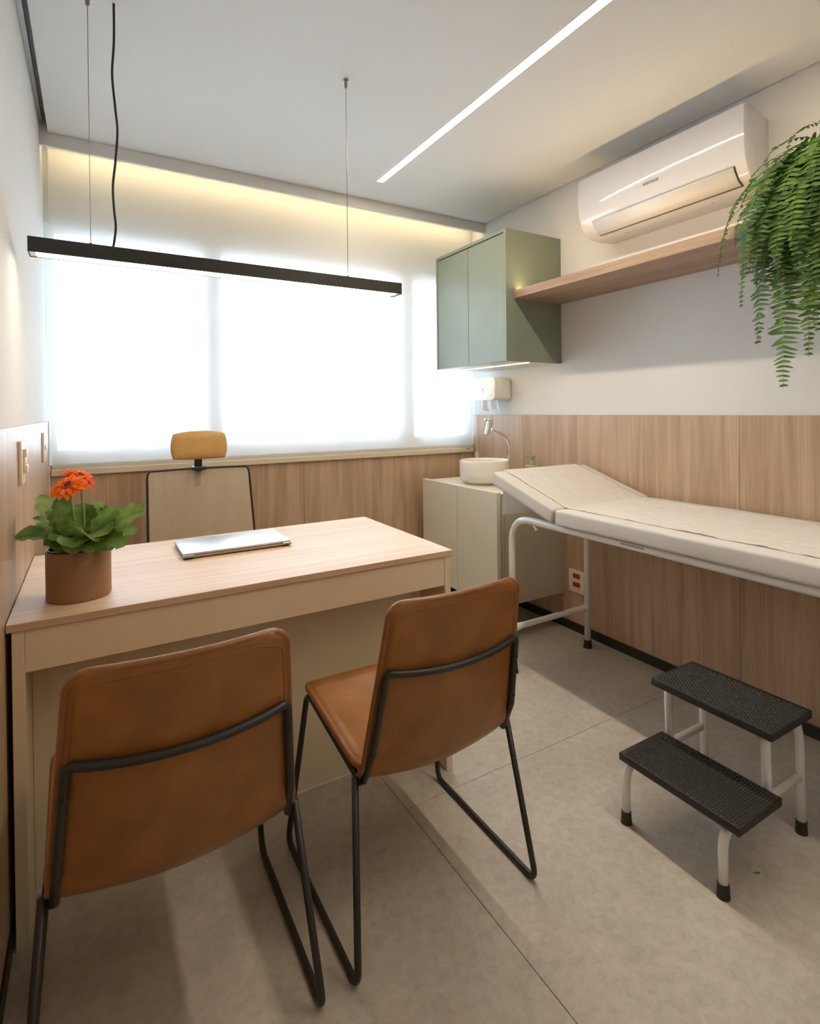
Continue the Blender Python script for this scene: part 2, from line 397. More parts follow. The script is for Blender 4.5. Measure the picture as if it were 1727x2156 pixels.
# ------------------------------------------------------------------ lamps built in
t = thing('ceiling_light', (1.53, .2, H), 'long slim warm LED strip recessed in the white ceiling', 'light')
obj('diffuser', B(1.5125, 1.5475, -1.1, 2.214, H - .0025, H - .0008), M['ledceil'], t)
bm = B(1.5085, 1.5125, -1.104, 2.218, H - .003, H - .0003); box(bm, 1.5475, 1.5515, -1.104, 2.218, H - .003, H - .0003); box(bm, 1.5125, 1.5475, 2.214, 2.218, H - .003, H - .0003); box(bm, 1.5125, 1.5475, -1.104, -1.1, H - .003, H - .0003)
obj('trim_frame', bm, M['plast'], t)
t = thing('cove_light', (W / 2, YBM, 2.43), 'warm LED strip hidden behind the ceiling lip above the blind', 'light')
obj('diffuser', B(.03, W - .03, YBM + .004, YBM + .007, 2.452, 2.462), M['ledcove'], t)
obj('channel', B(.03, W - .03, YBM + .0003, YBM + .0038, 2.448, 2.466), M['alu'], t)

# pendant over the desk
PY = 1.4565
t = thing('pendant_light', (.62, PY, 1.684), 'long black linear pendant lamp hanging over the desk', 'lamp')
bm = bmesh.new()
x0, x1, y0, y1, z0, z1 = .028, 1.219, PY - .034, PY + .034, 1.684, 1.727
box(bm, x0, x1, y0, y0 + .003, z0, z1); box(bm, x0, x1, y1 - .003, y1, z0, z1); box(bm, x0, x1, y0 + .003, y1 - .003, z1 - .003, z1)
hs = obj('housing', bm, M['black'], t)
for a, b_ in ((x0 - .002, x0), (x1, x1 + .002)): obj('end_cap', B(a, b_, y0, y1, z0, z1), M['black'], t)
obj('diffuser', B(x0 + .016, x1 - .016, y0 + .0035, y1 - .0035, z0 + .002, z0 + .006), M['ledpend'], t)
for a, b_ in ((x0 + .001, x0 + .0155), (x1 - .0155, x1 - .001)): obj('diffuser_end', B(a, b_, y0 + .0035, y1 - .0035, z0 + .002, z0 + .006), M['plast'], t)  # unlit end pieces, added to hold back the glow on the wall
for x in (.178, 1.008):
    bm = bmesh.new(); sweep(bm, [(x, PY, z1 + .012), (x, PY, H - .03)], .0012, 6); w = obj('suspension_wire', bm, M['steel'], t)
    bm = bmesh.new(); lathe(bm, [(0, 0), (.0035, 0), (.0045, .004), (.0045, .012), (0, .014)], (x, PY, z1 - .001), 14); obj('grip', bm, M['steel'], w, 40)
    bm = bmesh.new(); lathe(bm, [(0, 0), (.003, 0), (.006, .006), (.006, .026), (.0095, .026), (.0095, .0325), (0, .0325)], (x, PY, H - .033), 18); obj('ceiling_mount', bm, M['steel'], w, 40)
cp = [(.247, PY, H), (.246, PY, 2.36), (.240, PY, 2.26), (.247, PY, 2.16), (.252, PY, 2.09), (.246, PY, 2.0), (.238, PY, 1.92), (.240, PY, 1.85), (.244, PY, 1.80), (.240, PY, 1.755), (.234, PY, 1.724)]
def catmull(p, n=6):
    p = [Vector(q) for q in p]; out = []
    for i in range(len(p) - 1):
        a, b_, c, d = p[max(i - 1, 0)], p[i], p[i + 1], p[min(i + 2, len(p) - 1)]
        for k in range(n):
            s = k / n; out.append(.5 * ((2 * b_) + (c - a) * s + (2 * a - 5 * b_ + 4 * c - d) * s * s + (3 * b_ - a - 3 * c + d) * s ** 3))
    out.append(p[-1]); return out
bm = bmesh.new(); sweep(bm, catmull(cp), .0034, 10); obj('power_cord', bm, M['rubber'], t, 60)

# ------------------------------------------------------------------ desk
t = thing('desk', (.61, 1.435, 0), 'desk with a light oak top on cream panel legs', 'desk')
DX0, DX1, DY0, DY1, DZ = .002, 1.219, 1.081, 1.787, .75
obj('desktop', B(DX0, DX1, DY0, DY1, DZ - .019, DZ, .0012, 1), M['woodX'], t)
obj('side_panel', B(.012, .036, DY0 + .004, DY1 - .004, 0, DZ - .019, .0008, 1), M['desk'], t)
obj('side_panel', B(DX1 - .030, DX1 - .006, DY0 + .004, DY1 - .004, 0, DZ - .019, .0008, 1), M['desk'], t)
obj('apron', B(.0365, DX1 - .0305, DY0 + .006, DY0 + .024, .632, DZ - .019, .0008, 1), M['desk'], t)
mp_ = obj('modesty_panel', B(.0365, DX1 - .0305, 1.246, 1.262, .008, DZ - .019, .0008, 1), M['desk'], t)
obj('edge_strip', B(.0365, DX1 - .0305, 1.244, 1.264,   .0005, .008), M['plast'], mp_, label='white plastic strip under the modesty panel')  # thin white plastic edging along the floor

# laptop
t = thing('laptop', (.597, 1.56, DZ), 'closed thin silver laptop lying on the oak desk top', 'laptop')
bm = bmesh.new()
prism(bm, [(1.452, .7545), (1.458, .7525), (1.655, .7525), (1.674, .758), (1.674, .7605), (1.452, .7625)], 'X', .421, .774)
bs = obj('base', bm, M['alud'], t)
for a in (.45, .72):
    for yy in (1.468, 1.648): obj('rubber_foot', B(a, a + .03, yy, yy + .008, DZ + .0002, .7527), M['rubber'], bs)
obj('lid', B(.420, .775, 1.453, 1.675, .7632, .7698, .002, 2), M['alu'], t, 40)
for a, b_ in ((.421, .452), (.743, .775)):
    bm = bmesh.new(); sweep(bm, [(a, 1.4495, .7605), (b_, 1.4495, .7605)], .0052, 12); obj('hinge', bm, M['alud'], t, 40)
for k in range(3): obj('port', B(.4203, .4212, 1.50 + k * .03, 1.512 + k * .03, .756, .7595), M['dark'], bs)

# ------------------------------------------------------------------ potted gerbera
PC = V(.141, 1.236, DZ)
pg = thing('potted_gerbera', PC, 'orange gerbera daisy plant in a smooth brown pot on the desk', 'potted plant')
bm = bmesh.new(); lathe(bm, [(0, .001), (.072, .001), (.0735, .003), (.0735, .124), (.0725, .1255), (.070, .1255), (.069, .124), (.069, .10), (0, .10)], PC, 64, 1.0, 1.0)
obj('pot', bm, M['tanpot'], pg, 35)
bm = bmesh.new(); lathe(bm, [(.0690, .118), (.0690, .129), (.0668, .129), (.0668, .118)], PC, 64); obj('liner_rim', bm, M['bplastic'], pg, 35)
bm = bmesh.new(); lathe(bm, [(.0665, .1165), (.04, .121), (0, .124)], PC, 40); obj('soil', bm, M['soil'], pg, 60)
RT = V(rt.x, rt.y, 0).normalized(); AW = V(-RT.y, RT.x, 0)          # along the picture plane / away from it, as plain world directions
def leaf(base, tip, width, arch, roll, mat, lob=5, cup=.25, seed=0, droop=0.0, name='leaf'):
    base, tip = Vector(base), Vector(tip)
    d = tip - base; L = d.length
    mid = (base + tip) / 2 + V(0, 0, arch)
    q = base + (mid - base) * .55
    tip2 = tip + V(0, 0, -droop)
    def cen(s): return base * (1 - s) ** 3 + (base * .35 + mid * .65) * 3 * s * (1 - s) ** 2 + (mid * .75 + tip * .25) * 3 * s * s * (1 - s) + tip2 * s ** 3
    rr = random.Random(seed); ph = rr.uniform(0, 6)
    nu, nv = 9, 22
    side0 = d.cross(V(0, 0, 1))
    if side0.length < 1e-4: side0 = RT.copy()
    side0.normalize()
    def tang(s): return (cen(min(1, s + .02)) - cen(max(0, s - .02))).normalized()
    def f(u, v):
        s = v; c = cen(s); tn = tang(s)
        sd = (side0 - tn * side0.dot(tn)).normalized(); nm = sd.cross(tn)
        a = roll + .25 * math.sin(s * 3 + ph)
        sd2 = sd * math.cos(a) + nm * math.sin(a); nm2 = nm * math.cos(a) - sd * math.sin(a)
        w = width * (.10 + .9 * math.sin(PI * min(1, (s * .86 + .06)) ** 1.35) ** .75) if s > .12 else width * .16
        if s > .985: w = width * .03
        e = (u - .5) * 2
        lobe = 1 + .17 * math.sin(s * lob * 2 * PI + ph + (0 if e > 0 else 1.1)) * min(1, s * 2.2) * (abs(e) ** 2)
        rip = .05 * width * math.sin(s * lob * 2 * PI + ph * 1.3 + e) * abs(e)
        vein = -.035 * width * abs(math.sin(s * 9 * PI + abs(e) * 2.6)) * (1 - abs(e) * .4)
        return c + sd2 * (e * w * lobe) + nm2 * (-(cup * w * (1 - e * e)) + rip + vein)
    bm = bmesh.new(); grid(bm, nu, nv, f)
    o = obj(name, bm, mat, pg, 180)
    bm = bmesh.new()
    pts = [f(.5, k / 14 * .97) for k in range(15)]
    sweep(bm, pts, [.0021 * (1 - .8 * k / 14) for k in range(15)], 6); obj('midrib', bm, M['rib'], o, 180)
    return o
TOP = PC + V(0, 0, .118)
PXM = .00124
def lp(px, py, away):          # direction from the pixel, distance from the pot it grows in
    d = fw + rt * ((px - PPX) / F_PX) - up * ((py - PPY) / F_PX)
    return CAM + d * ((TOP - CAM).dot(fw) + away)
LEAVES = [  # tip px, tip py, away, width, arch, roll, material, droop
    (30, 1122, -.02, .030, .045, .35, 'A', .012), (84, 1042, .03, .033, .02, .2, 'B', 0), (124, 1046, -.01, .036, .01, .1, 'A', 0),
    (68, 1082, -.015, .026, .03, .3, 'B', .01), (88, 1108, .03, .026, .035, .5, 'A', .02), (100, 1075, -.045, .028, .02, -.4, 'A', 0),
    (150, 1128, -.10, .036, .05, .0, 'A', .03), (308, 1072, -.02, .030, .045, -.75, 'B', .0), (230, 1066, .04, .030, .025, -.2, 'A', 0),
    (204, 1054, .06, .034, .015, .3, 'B', 0), (246, 1068, -.03, .022, .02, 1.0, 'A', 0), (262, 1140, -.045, .026, .04, -.5, 'A', .012),
    (236, 1128, .045, .028, .035, -.3, 'A', .01), (180, 1060, .045, .034, .01, -.2, 'A', 0), (226, 1108, -.06, .032, .05, -.6, 'B', .02),
    (200, 1118, -.085, .030, .045, .4, 'B', .025), (250, 1098, .02, .028, .03, -.4, 'A', .01), (112, 1122, -.08, .028, .04, .3, 'A', .02),
    (140, 1090, .08, .032, .03, .1, 'A', .0), (165, 1100, -.05, .026, .03, .5, 'A', .0), (122, 1146, -.075, .030, .04, .2, 'A', .02), (196, 1146, -.085, .032, .04, -.2, 'A', .02),
    (236, 1150, -.03, .028, .03, -.5, 'A', .01), (92, 1136, -.03, .028, .04, .4, 'A', .015), (150, 1150, -.09, .026, .035, .3, 'B', .02), (290, 1105, .0, .024, .03, -.3, 'A', .02)]
for i, (px, py, aw, wd, ar, ro, mm, dr) in enumerate(LEAVES):
    tip = lp(px, py, aw)
    dirn = tip - TOP; bs = TOP + V(dirn.x, dirn.y, 0).normalized() * .016 + V(0, 0, .004)
    leaf(bs, tip, wd, ar, ro, M['leafA'] if mm == 'A' else M['leafB'], 4 + i % 3, .22, i, dr)
def flower(head, base, nrm, rad, mat, seed, center_mat):
    rr = random.Random(seed)
    head, base, nrm = Vector(head), Vector(base), Vector(nrm).normalized()
    bm = bmesh.new(); sweep(bm, catmull([base, base * .6 + head * .4 + RT * .004, base * .2 + head * .8 + RT * .002, head - nrm * .006], 5), .0034, 8)
    fl_ = obj('flower_stem', bm, M['stem'], pg, 60)
    a1 = nrm.orthogonal().normalized(); a2 = nrm.cross(a1)
    for ring, (n, r_, lift, wd) in enumerate(((17, rad, -.004, .0062), (13, rad * .80, .003, .0056))):
        for k in range(n):
            an = 2 * PI * (k + rr.uniform(-.18, .18)) / n + ring * .2
            d = a1 * math.cos(an) + a2 * math.sin(an); sd = nrm.cross(d)
            lr = r_ * rr.uniform(.88, 1.08); dz = rr.uniform(-.006, .004)
            def f(u, v):
                e = (u - .5) * 2; s = v
                w = wd * (.35 + .65 * math.sin(PI * (s * .78 + .10)) ** .8) * (1 if s < .97 else .45)
                return head + d * (.006 + s * (lr - .006)) + sd * (e * w) + nrm * (lift + .004 * math.sin(s * PI) + dz * s * s - .002 * (1 - e * e) + .0006)
            bm = bmesh.new(); grid(bm, 4, 7, f); obj('petal', bm, mat, fl_, 180)
    Mx = nrm.to_track_quat('Z', 'Y').to_matrix().to_4x4(); Mx.translation = head
    for nm_, pr, mt_ in (('disc', [(.0075, .002), (.0075, .006), (.005, .0075), (0, .007)], M['disc']), ('disc_ring', [(.0075, .003), (.0145, .004), (.013, .0085), (.0095, .009), (.0075, .006)], center_mat)):
        bm = bmesh.new(); lathe(bm, pr, (0, 0, 0), 20); bmesh.ops.transform(bm, matrix=Mx, verts=bm.verts); obj(nm_, bm, mt_, fl_, 60)
    bm = bmesh.new(); lathe(bm, [(.0035, -.010), (.009, -.004), (.011, .001)], (0, 0, 0), 16); bmesh.ops.transform(bm, matrix=Mx, verts=bm.verts); obj('calyx', bm, M['stem'], fl_, 60)
flower(lp(144, 1024, -.035), TOP + V(-.004, -.012, 0), -AW * .62 + V(0, 0, .8) + RT * -.05, .046, M['petal'], 3, M['disc2'])
flower(lp(168, 1005, .03), TOP + V(.012, .008, 0), -AW * .1 + V(0, 0, .75) + RT * .55, .044, M['petal2'], 5, M['disc2'])

# ------------------------------------------------------------------ visitor chairs
def border(vs_):
    nv = len(vs_); 
    p = [v.co.copy() for v in vs_[0]] + [vs_[j][-1].co.copy() for j in range(1, nv)] + [v.co.copy() for v in vs_[-1][::-1][1:]] + [vs_[j][0].co.copy() for j in range(nv - 2, 0, -1)]
    return p
def visitor_chair(xc, dy, label):
    Y0 = dy
    t = thing('visitor_chair', (xc, .83 + Y0, 0), label, 'chair', 'leather chairs in front of the desk')
    P = lambda x, y, z: V(xc + x, y + Y0, z)
    # backrest
    r1, r2 = .03, .02
    hB = .43
    vv = [0, .02, .045, .075] + [.1 + .8 * k / 12 for k in range(13)] + [.92, .935, .95, .962, .974, .984, .992, .997, 1.0]
    def bw(v):
        h = .212 - .036 * v ** .9
        d = (1 - v) * hB
        if d < r1: h = h - r1 + math.sqrt(max(0, r1 * r1 - (r1 - d) ** 2))
        d = v * hB
        if d < r2: h = h - r2 + math.sqrt(max(0, r2 * r2 - (r2 - d) ** 2))
        return h
    def bpos(e, v):
        y = .652 - .062 * v - .05 * v * v + .03 * v ** 3
        bow = .034 * (1 - abs(v - .35) * .75)
        if v < .12: y += (.12 - v) ** 2 * 2.2
        z = .392 + .418 * v - .012 * (1 - e * e) * (1 - v)
        return P(bw(v) * e, y - bow * (1 - e * e), z)
    bm = bmesh.new(); nu = 17
    vs_ = [[bm.verts.new(bpos(-1 + 2 * i / (nu - 1), v)) for i in range(nu)] for v in vv]
    for j in range(len(vv) - 1):
        for i in range(nu - 1): bm.faces.new((vs_[j][i], vs_[j][i + 1], vs_[j + 1][i + 1], vs_[j + 1][i]))
    bd = border(vs_)
    bk = obj('backrest', bm, M['leather'], t, 180); mod_solid(bk, .013)
    bm = bmesh.new(); sweep(bm, bd, .0076, 8, closed=True); obj('piping', bm, M['pipe'], bk, 180)
    # stitch seam just inside the edge, on the rear face
    bm = bmesh.new()
    cx_ = [P(0, .6, .6)]
    inner = []
    for k in range(0, 49):
        s = k / 48
        if s < .36: e, v = -.945, .06 + s / .36 * .87
        elif s < .64: e, v = -.945 + (s - .36) / .28 * 1.89, .962 - (.02 if s < .38 or s > .62 else 0)
        else: e, v = .945, .93 - (s - .64) / .36 * .87
        inner.append(bpos(e, v) + V(0, -.0068, 0))
    sweep(bm, inner, .0009, 5); obj('stitching', bm, M['pipe'], bk, 180)
    # seat
    sv = [0, .03, .08] + [.1 + .75 * k / 10 for k in range(11)] + [.9, .94, .97, .99, 1.0]
    r3, LS = .045, .36
    def sw(v):
        h = .208 + .008 * v
        d = (1 - v) * LS
        if d < r3: h = h - r3 + math.sqrt(max(0, r3 * r3 - (r3 - d) ** 2))
        return h
    def spos(e, v):
        z = .415 + .058 * v - .02 * (1 - e * e) * math.sin(PI * min(1, v + .1)) ** .7 - (.02 * max(0, v - .88) / .12 * (v - .88) / .12 if v > .88 else 0)
        if v < .15: z += (.15 - v) ** 2 * .8
        return P(sw(v) * e, .655 + .37 * v, z)
    bm = bmesh.new()
    vs_ = [[bm.verts.new(spos(-1 + 2 * i / (nu - 1), v)) for i in range(nu)] for v in sv]
    for j in range(len(sv) - 1):
        for i in range(nu - 1): bm.faces.new((vs_[j][i], vs_[j][i + 1], vs_[j + 1][i + 1], vs_[j + 1][i]))
    bd = border(vs_)
    st = obj('seat', bm, M['leather'], t, 180); mod_solid(st, .017)
    bm = bmesh.new(); sweep(bm, bd, .0098, 8, closed=True); obj('piping', bm, M['pipe'], st, 180)
    for va in (.42, .70):
        bm = bmesh.new()
        for k in range(22):
            e = -.62 + 1.24 * k / 21
            dv = .02 * (1 - (e / .62) ** 2)
            p = spos(e, va - dv) + V(0, 0, .0093); sweep(bm, [p - V(.003, 0, 0), p + V(.003, 0, 0)], .0009, 5)
        obj('stitch_row', bm, M['thread'], st, 180, kind='stuff')
    # back tube with crossbar
    bt = []
    off = V(0, -.0155, 0)
    def onb(e, v): return bpos(e, v) + off
    left = [onb(-.965, v) + V(.0, 0, 0) for v in (.03, .2, .4, .57)]
    cross = []
    for k in range(0, 13):
        e = -1 + 2 * k / 12
        cross.append(onb(e * .965, .645) + V(0, 0, -.010 * (1 - e * e) ** .8))
    right = [onb(.965, v) for v in (.57, .4, .2, .03)]
    path = fillet([left[0] + V(0, .012, -.014)] + left[1:] + [cross[0]], .02, 4)[:-1]
    path2 = fillet([left[-1], cross[0], cross[1]], .022, 6)
    path3 = fillet([cross[-2], cross[-1], right[0]], .022, 6)
    full = left[:-1] + path2 + cross[2:-2] + path3 + right[1:]
    full[0] = full[0] + V(0, .01, -.012); full[-1] = full[-1] + V(0, .01, -.012)
    bm = bmesh.new(); sweep(bm, full, .0082, 10)
    bf = obj('back_tube', bm, M['black'], t, 180)
    for e in (-.965, .965):
        for v in (.26, .52):
            bm = bmesh.new(); p = onb(e, v) + V(0, -.0078, 0); sweep(bm, [p, p + V(0, -.0016, 0)], .0034, 10); obj('screw', bm, M['rubber'], bf, 40)
    # sled frames
    for s in (-1, 1):
        pts = [P(s * .206, .664, .388), P(s * .212, 1.006, .446), P(s * .252, 1.068, .0085), P(s * .250, .592, .0085), P(s * .219, .668, .404)]
        pth = fillet(pts, .035, 7)
        bm = bmesh.new(); sweep(bm, pth, .0080, 10)
        lf = obj('sled_leg', bm, M['black'], t, 180)
        for yy in (.63, 1.02):
            obj('glide', B(xc + s * .251 - .006, xc + s * .251 + .006, yy + Y0 - .012, yy + Y0 + .012, .0, .006, .001, 1), M['rubber'], lf)
    bm = bmesh.new(); sweep(bm, [P(-.210, .93, .432), P(.210, .93, .432)], .007, 8); obj('cross_tube', bm, M['black'], t, 180)
    return t
visitor_chair(.889, 0.0, 'cognac leather chair with black sled base, standing towards the exam table')
visitor_chair(.312, 0.0, 'cognac leather chair with black sled base, standing next to the panelled wall')

# ------------------------------------------------------------------ office chair behind the desk
EY = 2.28
t = thing('office_chair', (.60, EY - .2, 0), 'mesh office chair with mustard headrest behind the desk', 'chair')
def bk_frame(e, v):     # e -1..1, v 0..1 bottom to top
    xl = .381 + .0 * v; xr = .858 - .032 * v
    x = (xl + xr) / 2 + e * (xr - xl) / 2
    return V(x, EY - .02 + .02 * v + .035 * (1 - e * e) * 1.0 - .0, .50 + .463 * v)
FP = [bk_frame(-1, 0), bk_frame(-1, 1), bk_frame(1, 1), bk_frame(1, 0)]
def rim():
    p = []
    for k in range(20): p.append(bk_frame(-1, k / 19 * .93))
    for k in range(1, 6):
        a = k / 6 * PI / 2; p.append(bk_frame(-1 + .07 * (1 - math.cos(a)), .93 + .07 * math.sin(a)))
    for k in range(20): p.append(bk_frame(-.93 + 1.86 * k / 19, 1.0))
    for k in range(1, 6):
        a = PI / 2 - k / 6 * PI / 2; p.append(bk_frame(1 - .07 * (1 - math.cos(a)), .93 + .07 * math.sin(a)))
    for k in range(20): p.append(bk_frame(1, .93 - k / 19 * .93))
    for k in range(1, 12): p.append(bk_frame(1 - 2 * k / 12, 0))
    return p
bm = bmesh.new(); sweep(bm, rim(), .0052, 8, closed=True); fo = obj('back_frame', bm, M['bplastic'], t, 180)
# netting: diagonal lattice of real strands
bm = bmesh.new()
NU, NV = 74, 76
rows = []
for j in range(NV + 1):
    row = []
    for i in range(NU + 1):
        e = -1 + 2 * (i + (.5 if j % 2 else 0)) / (NU + .5); v = j / NV
        lim = 1.0 if v < .93 else 1 - .07 * (1 - math.sqrt(max(0, 1 - ((v - .93) / .07) ** 2)))
        row.append(bm.verts.new(bk_frame(max(-lim, min(lim, e)), v) + V(0, -.002, 0)))
    rows.append(row)
for j in range(0, NV - 1):
    for i in range(NU):
        a = rows[j][i + 1] if j % 2 == 0 else rows[j][i + 1]
        # diamond: bottom j, sides j+1, top j+2
        if j % 2 == 0:
            bt_, l_, r_, tp_ = rows[j][i + 1] if i + 1 <= NU else None, rows[j + 1][i], rows[j + 1][i + 1], rows[j + 2][i + 1]
        else:
            bt_, l_, r_, tp_ = rows[j][i], rows[j + 1][i], rows[j + 1][i + 1], rows[j + 2][i]
        try: bm.faces.new((bt_, r_, tp_, l_))
        except Exception: pass
bmesh.ops.delete(bm, geom=[v for v in bm.verts if not v.link_faces], context='VERTS')
mo = obj('back_mesh', bm, M['mesh'], t, kind='stuff', label='beige see-through netting')
md = mo.modifiers.new('strands', 'WIREFRAME'); md.thickness = .0030; md.use_even_offset = False; md.use_replace = True
# spine, bracket and headrest
obj('spine', B(.575, .625, EY + .03, EY + .07, .40, .60, .006, 2), M['bplastic'], t, 40)
obj('bracket', B(.586, .614, EY + .044, EY + .062, .875, .985, .004, 2), M['bplastic'], t, 40)
obj('headrest_clip', B(.570, .632, EY - .012, EY + .058, .958, .974, .003, 2), M['bplastic'], t, 40)
obj('headrest_stem', B(.583, .617, EY + .018, EY + .034, .95, 1.08, .003, 2), M['bplastic'], t, 40)
bm = bmesh.new()
def hr(u, v):
    e, w = (u - .5) * 2, (v - .5) * 2
    ex = math.copysign(abs(e) ** .95, e)
    hwid = .1235 * (1 - .02 * abs(w) ** 3); hz = .0665 * (1 - .05 * abs(e) ** 4)
    # squircle mapping
    x = ex * hwid * math.sqrt(1 - .14 * w * w); z = w * hz * math.sqrt(1 - .16 * e * e) + .005 * (1 - e * e)
    return V(.603 + x, EY - .004 - .015 * (1 - max(abs(e), abs(w)) ** 4), 1.070 + z)
vs_ = grid(bm, 19, 13, hr)
ring = border(vs_)
hv = bm.verts[:]
bm2 = bm
back = {}
for row in vs_:
    for v in row:
        c = v.co; back[v] = bm.verts.new(V(c.x, 2 * (EY + .006) - c.y + .004, c.z))
for f in list(bm.faces):
    bm.faces.new([back[v] for v in reversed(f.verts)])
bo = vs_[0] + [vs_[j][-1] for j in range(1, len(vs_))] + vs_[-1][::-1][1:] + [vs_[j][0] for j in range(len(vs_) - 2, 0, -1)]
for i in range(len(bo)):
    a, b_ = bo[i], bo[(i + 1) % len(bo)]
    bm.faces.new((a, back[a], back[b_], b_))
bmesh.ops.recalc_face_normals(bm, faces=bm.faces)
ho = obj('headrest', bm, M['mustard'], t, 180)
# lower half, mostly behind the desk
bm = B(.36, .84, EY - .50, EY - .03, .44, .50, .025, 3); obj('seat', bm, M['mustard'], t, 40)
bm = bmesh.new(); sweep(bm, fillet([(.60, EY + .065, .45), (.60, EY + .02, .40), (.60, EY - .25, .40)], .05), .022, 10); obj('seat_support', bm, M['bplastic'], t, 60)
bm = bmesh.new(); lathe(bm, [(.026, .09), (.026, .26), (.016, .26), (.016, .44), (0, .44)], (.60, EY - .25, 0), 20); obj('gas_lift', bm, M['bplastic'], t, 40)
bm = bmesh.new(); lathe(bm, [(0, .075), (.05, .075), (.05, .115), (.03, .12), (0, .12)], (.60, EY - .25, 0), 20); hub = obj('base_hub', bm, M['bplastic'], t, 40)
for k in range(5):
    a = 2 * PI * k / 5 + .3; d = V(math.cos(a), math.sin(a), 0)
    c = V(.60, EY - .25, 0)
    bm = bmesh.new(); sweep(bm, [c + d * .04 + V(0, 0, .095), c + d * .19 + V(0, 0, .080), c + d * .255 + V(0, 0, .068)], [.02, .016, .012], 8); lg = obj('base_leg', bm, M['bplastic'], t, 60)
    sd = V(-d.y, d.x, 0)
    bm = bmesh.new(); w0 = c + d * .255 + V(0, 0, .0275); sweep(bm, [w0 - sd * .018, w0 - sd * .004], .0265, 16); sweep(bm, [w0 + sd * .004, w0 + sd * .018], .0265, 16); obj('caster', bm, M['rubber'], lg, 40)

# ------------------------------------------------------------------ sage wall cabinet, shelf
GX, GY0, GY1, GZ0, GZ1 = 2.049, 1.785, 2.472, 1.4835, 2.187
t = thing('wall_cabinet', (2.25, 2.13, GZ0), 'sage green two door wall cabinet beside the blind', 'cabinet')
obj('body', B(GX + .022, W + .009, GY0 + .0185, GY1 - .0185, GZ0 + .003, GZ1 - .019), M['sage'], t)
obj('side_panel', B(GX, W + .0095, GY0, GY0 + .018, GZ0, GZ1, .0008, 1), M['sage'], t)
obj('side_panel', B(GX, W + .0095, GY1 - .018, GY1, GZ0, GZ1, .0008, 1), M['sage'], t)
obj('top_panel', B(GX, W + .0095, GY0 + .0185, GY1 - .0185, GZ1 - .018, GZ1, .0008, 1), M['sage'], t)
obj('bottom_panel', B(GX + .0225, W + .0095, GY0 + .0185, GY1 - .0185, GZ0, GZ0 + .0025), M['under'], t)
ym = 2.126
for a, b_ in ((GY0 + .0190, ym - .0017), (ym + .0017, GY1 - .0245)):
    obj('door', B(GX + .0005, GX + .0185, a, b_, GZ0 + .001, GZ1 - .0250, .0008, 1), M['sage'], t)
obj('groove', B(GX + .019, GX + .0218, GY0 + .0185, GY1 - .0185, GZ0 + .003, GZ1 - .0185), M['groove'], t)
obj('led_strip', B(2.219, 2.229, 1.81, 2.44, GZ0 - .0022, GZ0 - .0004), M['ledunder'], t, label='glowing warm strip under the cabinet')

SX, SZ0, SZ1 = 2.10, 1.818, 1.860
t = thing('wall_shelf', (2.27, .68, SZ0), 'long light oak wall shelf below the air conditioner', 'shelf')
bm = B(SX, SX + .035, -.5, GY0 - .0006, SZ0, SZ1); box(bm, SX + .047, W + .0095, -.5, GY0 - .0006, SZ0, SZ1); box(bm, SX + .035, SX + .047, -.5, GY0 - .0006, SZ0, SZ1 - .008)
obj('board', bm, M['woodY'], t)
obj('led_strip', B(SX + .036, SX + .046, -.48, GY0 - .003, SZ1 - .0075, SZ1 - .002), M['ledshelf'], t, label='warm light strip let into the shelf top')

# ------------------------------------------------------------------ air conditioner
AX = 2.232; AY0, AY1 = .643, 1.454; AW_ = W + .0095
t = thing('air_conditioner', (2.33, 1.05, 2.06), 'white split air conditioner mounted above the shelf', 'air conditioner')
prof = [(AW_, 2.352), (2.262, 2.352), (2.240, 2.347), (2.232, 2.335), (2.231, 2.25), (2.233, 2.195), (2.240, 2.150), (2.254, 2.115), (2.278, 2.085), (2.312, 2.066), (2.36, 2.058), (AW_, 2.06)]
def ac_prism(bm, pf, a, b_): return prism(bm, pf, 'Y', a, b_)
bm = bmesh.new()
ys_ = [AY0, AY0 + .004, AY0 + .012, AY1 - .012, AY1 - .004, AY1]
ins = [.010, .003, 0, 0, .003, .010]
cx_, cz_ = 2.36, 2.21
rings = []
for y_, n_ in zip(ys_, ins):
    rings.append([bm.verts.new(V(min(AW_, x + n_ * (1 if x < 2.4 else 0)), y_ + (.026 if y_ < 1 else -.026) * max(0, x - 2.26) / .19, z + (n_ * .7 if z < 2.1 else (-n_ * .7 if z > 2.3 else 0)))) for x, z in prof])
for a, b_ in zip(rings, rings[1:]):
    for i in range(len(prof)): bm.faces.new((a[i], a[(i + 1) % len(prof)], b_[(i + 1) % len(prof)], b_[i]))
bm.faces.new(rings[0][::-1]); bm.faces.new(rings[-1])
bmesh.ops.recalc_face_normals(bm, faces=bm.faces)
body = obj('body', bm, M['acplast'], t, 38)
# seam line between front panel and lower body, flap with dark gap
def ac_at(s):   # point and outward normal on the lower front curve, s in 0..1 from z=2.15 to bottom
    pts = [V(2.240, 0, 2.150), V(2.254, 0, 2.115), V(2.278, 0, 2.085), V(2.312, 0, 2.066), V(2.36, 0, 2.058)]
    k = min(int(s * 4), 3); f_ = s * 4 - k; p = pts[k].lerp(pts[k + 1], f_)
    d = (pts[k + 1] - pts[k]).normalized(); return p, V(-abs(d.z), 0, -abs(d.x)).normalized() if True else None
def ac_strip(s0, s1, y0_, y1_, lift, n=10):
    bm = bmesh.new()
    def f(u, v):
        p, nm = ac_at(s0 + (s1 - s0) * v); q = p + nm * lift; return V(q.x, y0_ + (y1_ - y0_) * u, q.z)
    grid(bm, 2, n, f); bmesh.ops.recalc_face_normals(bm, faces=bm.faces); return bm
obj('flap_gap', ac_strip(.14, .725, .686, 1.376, .0012), M['dark'], t)
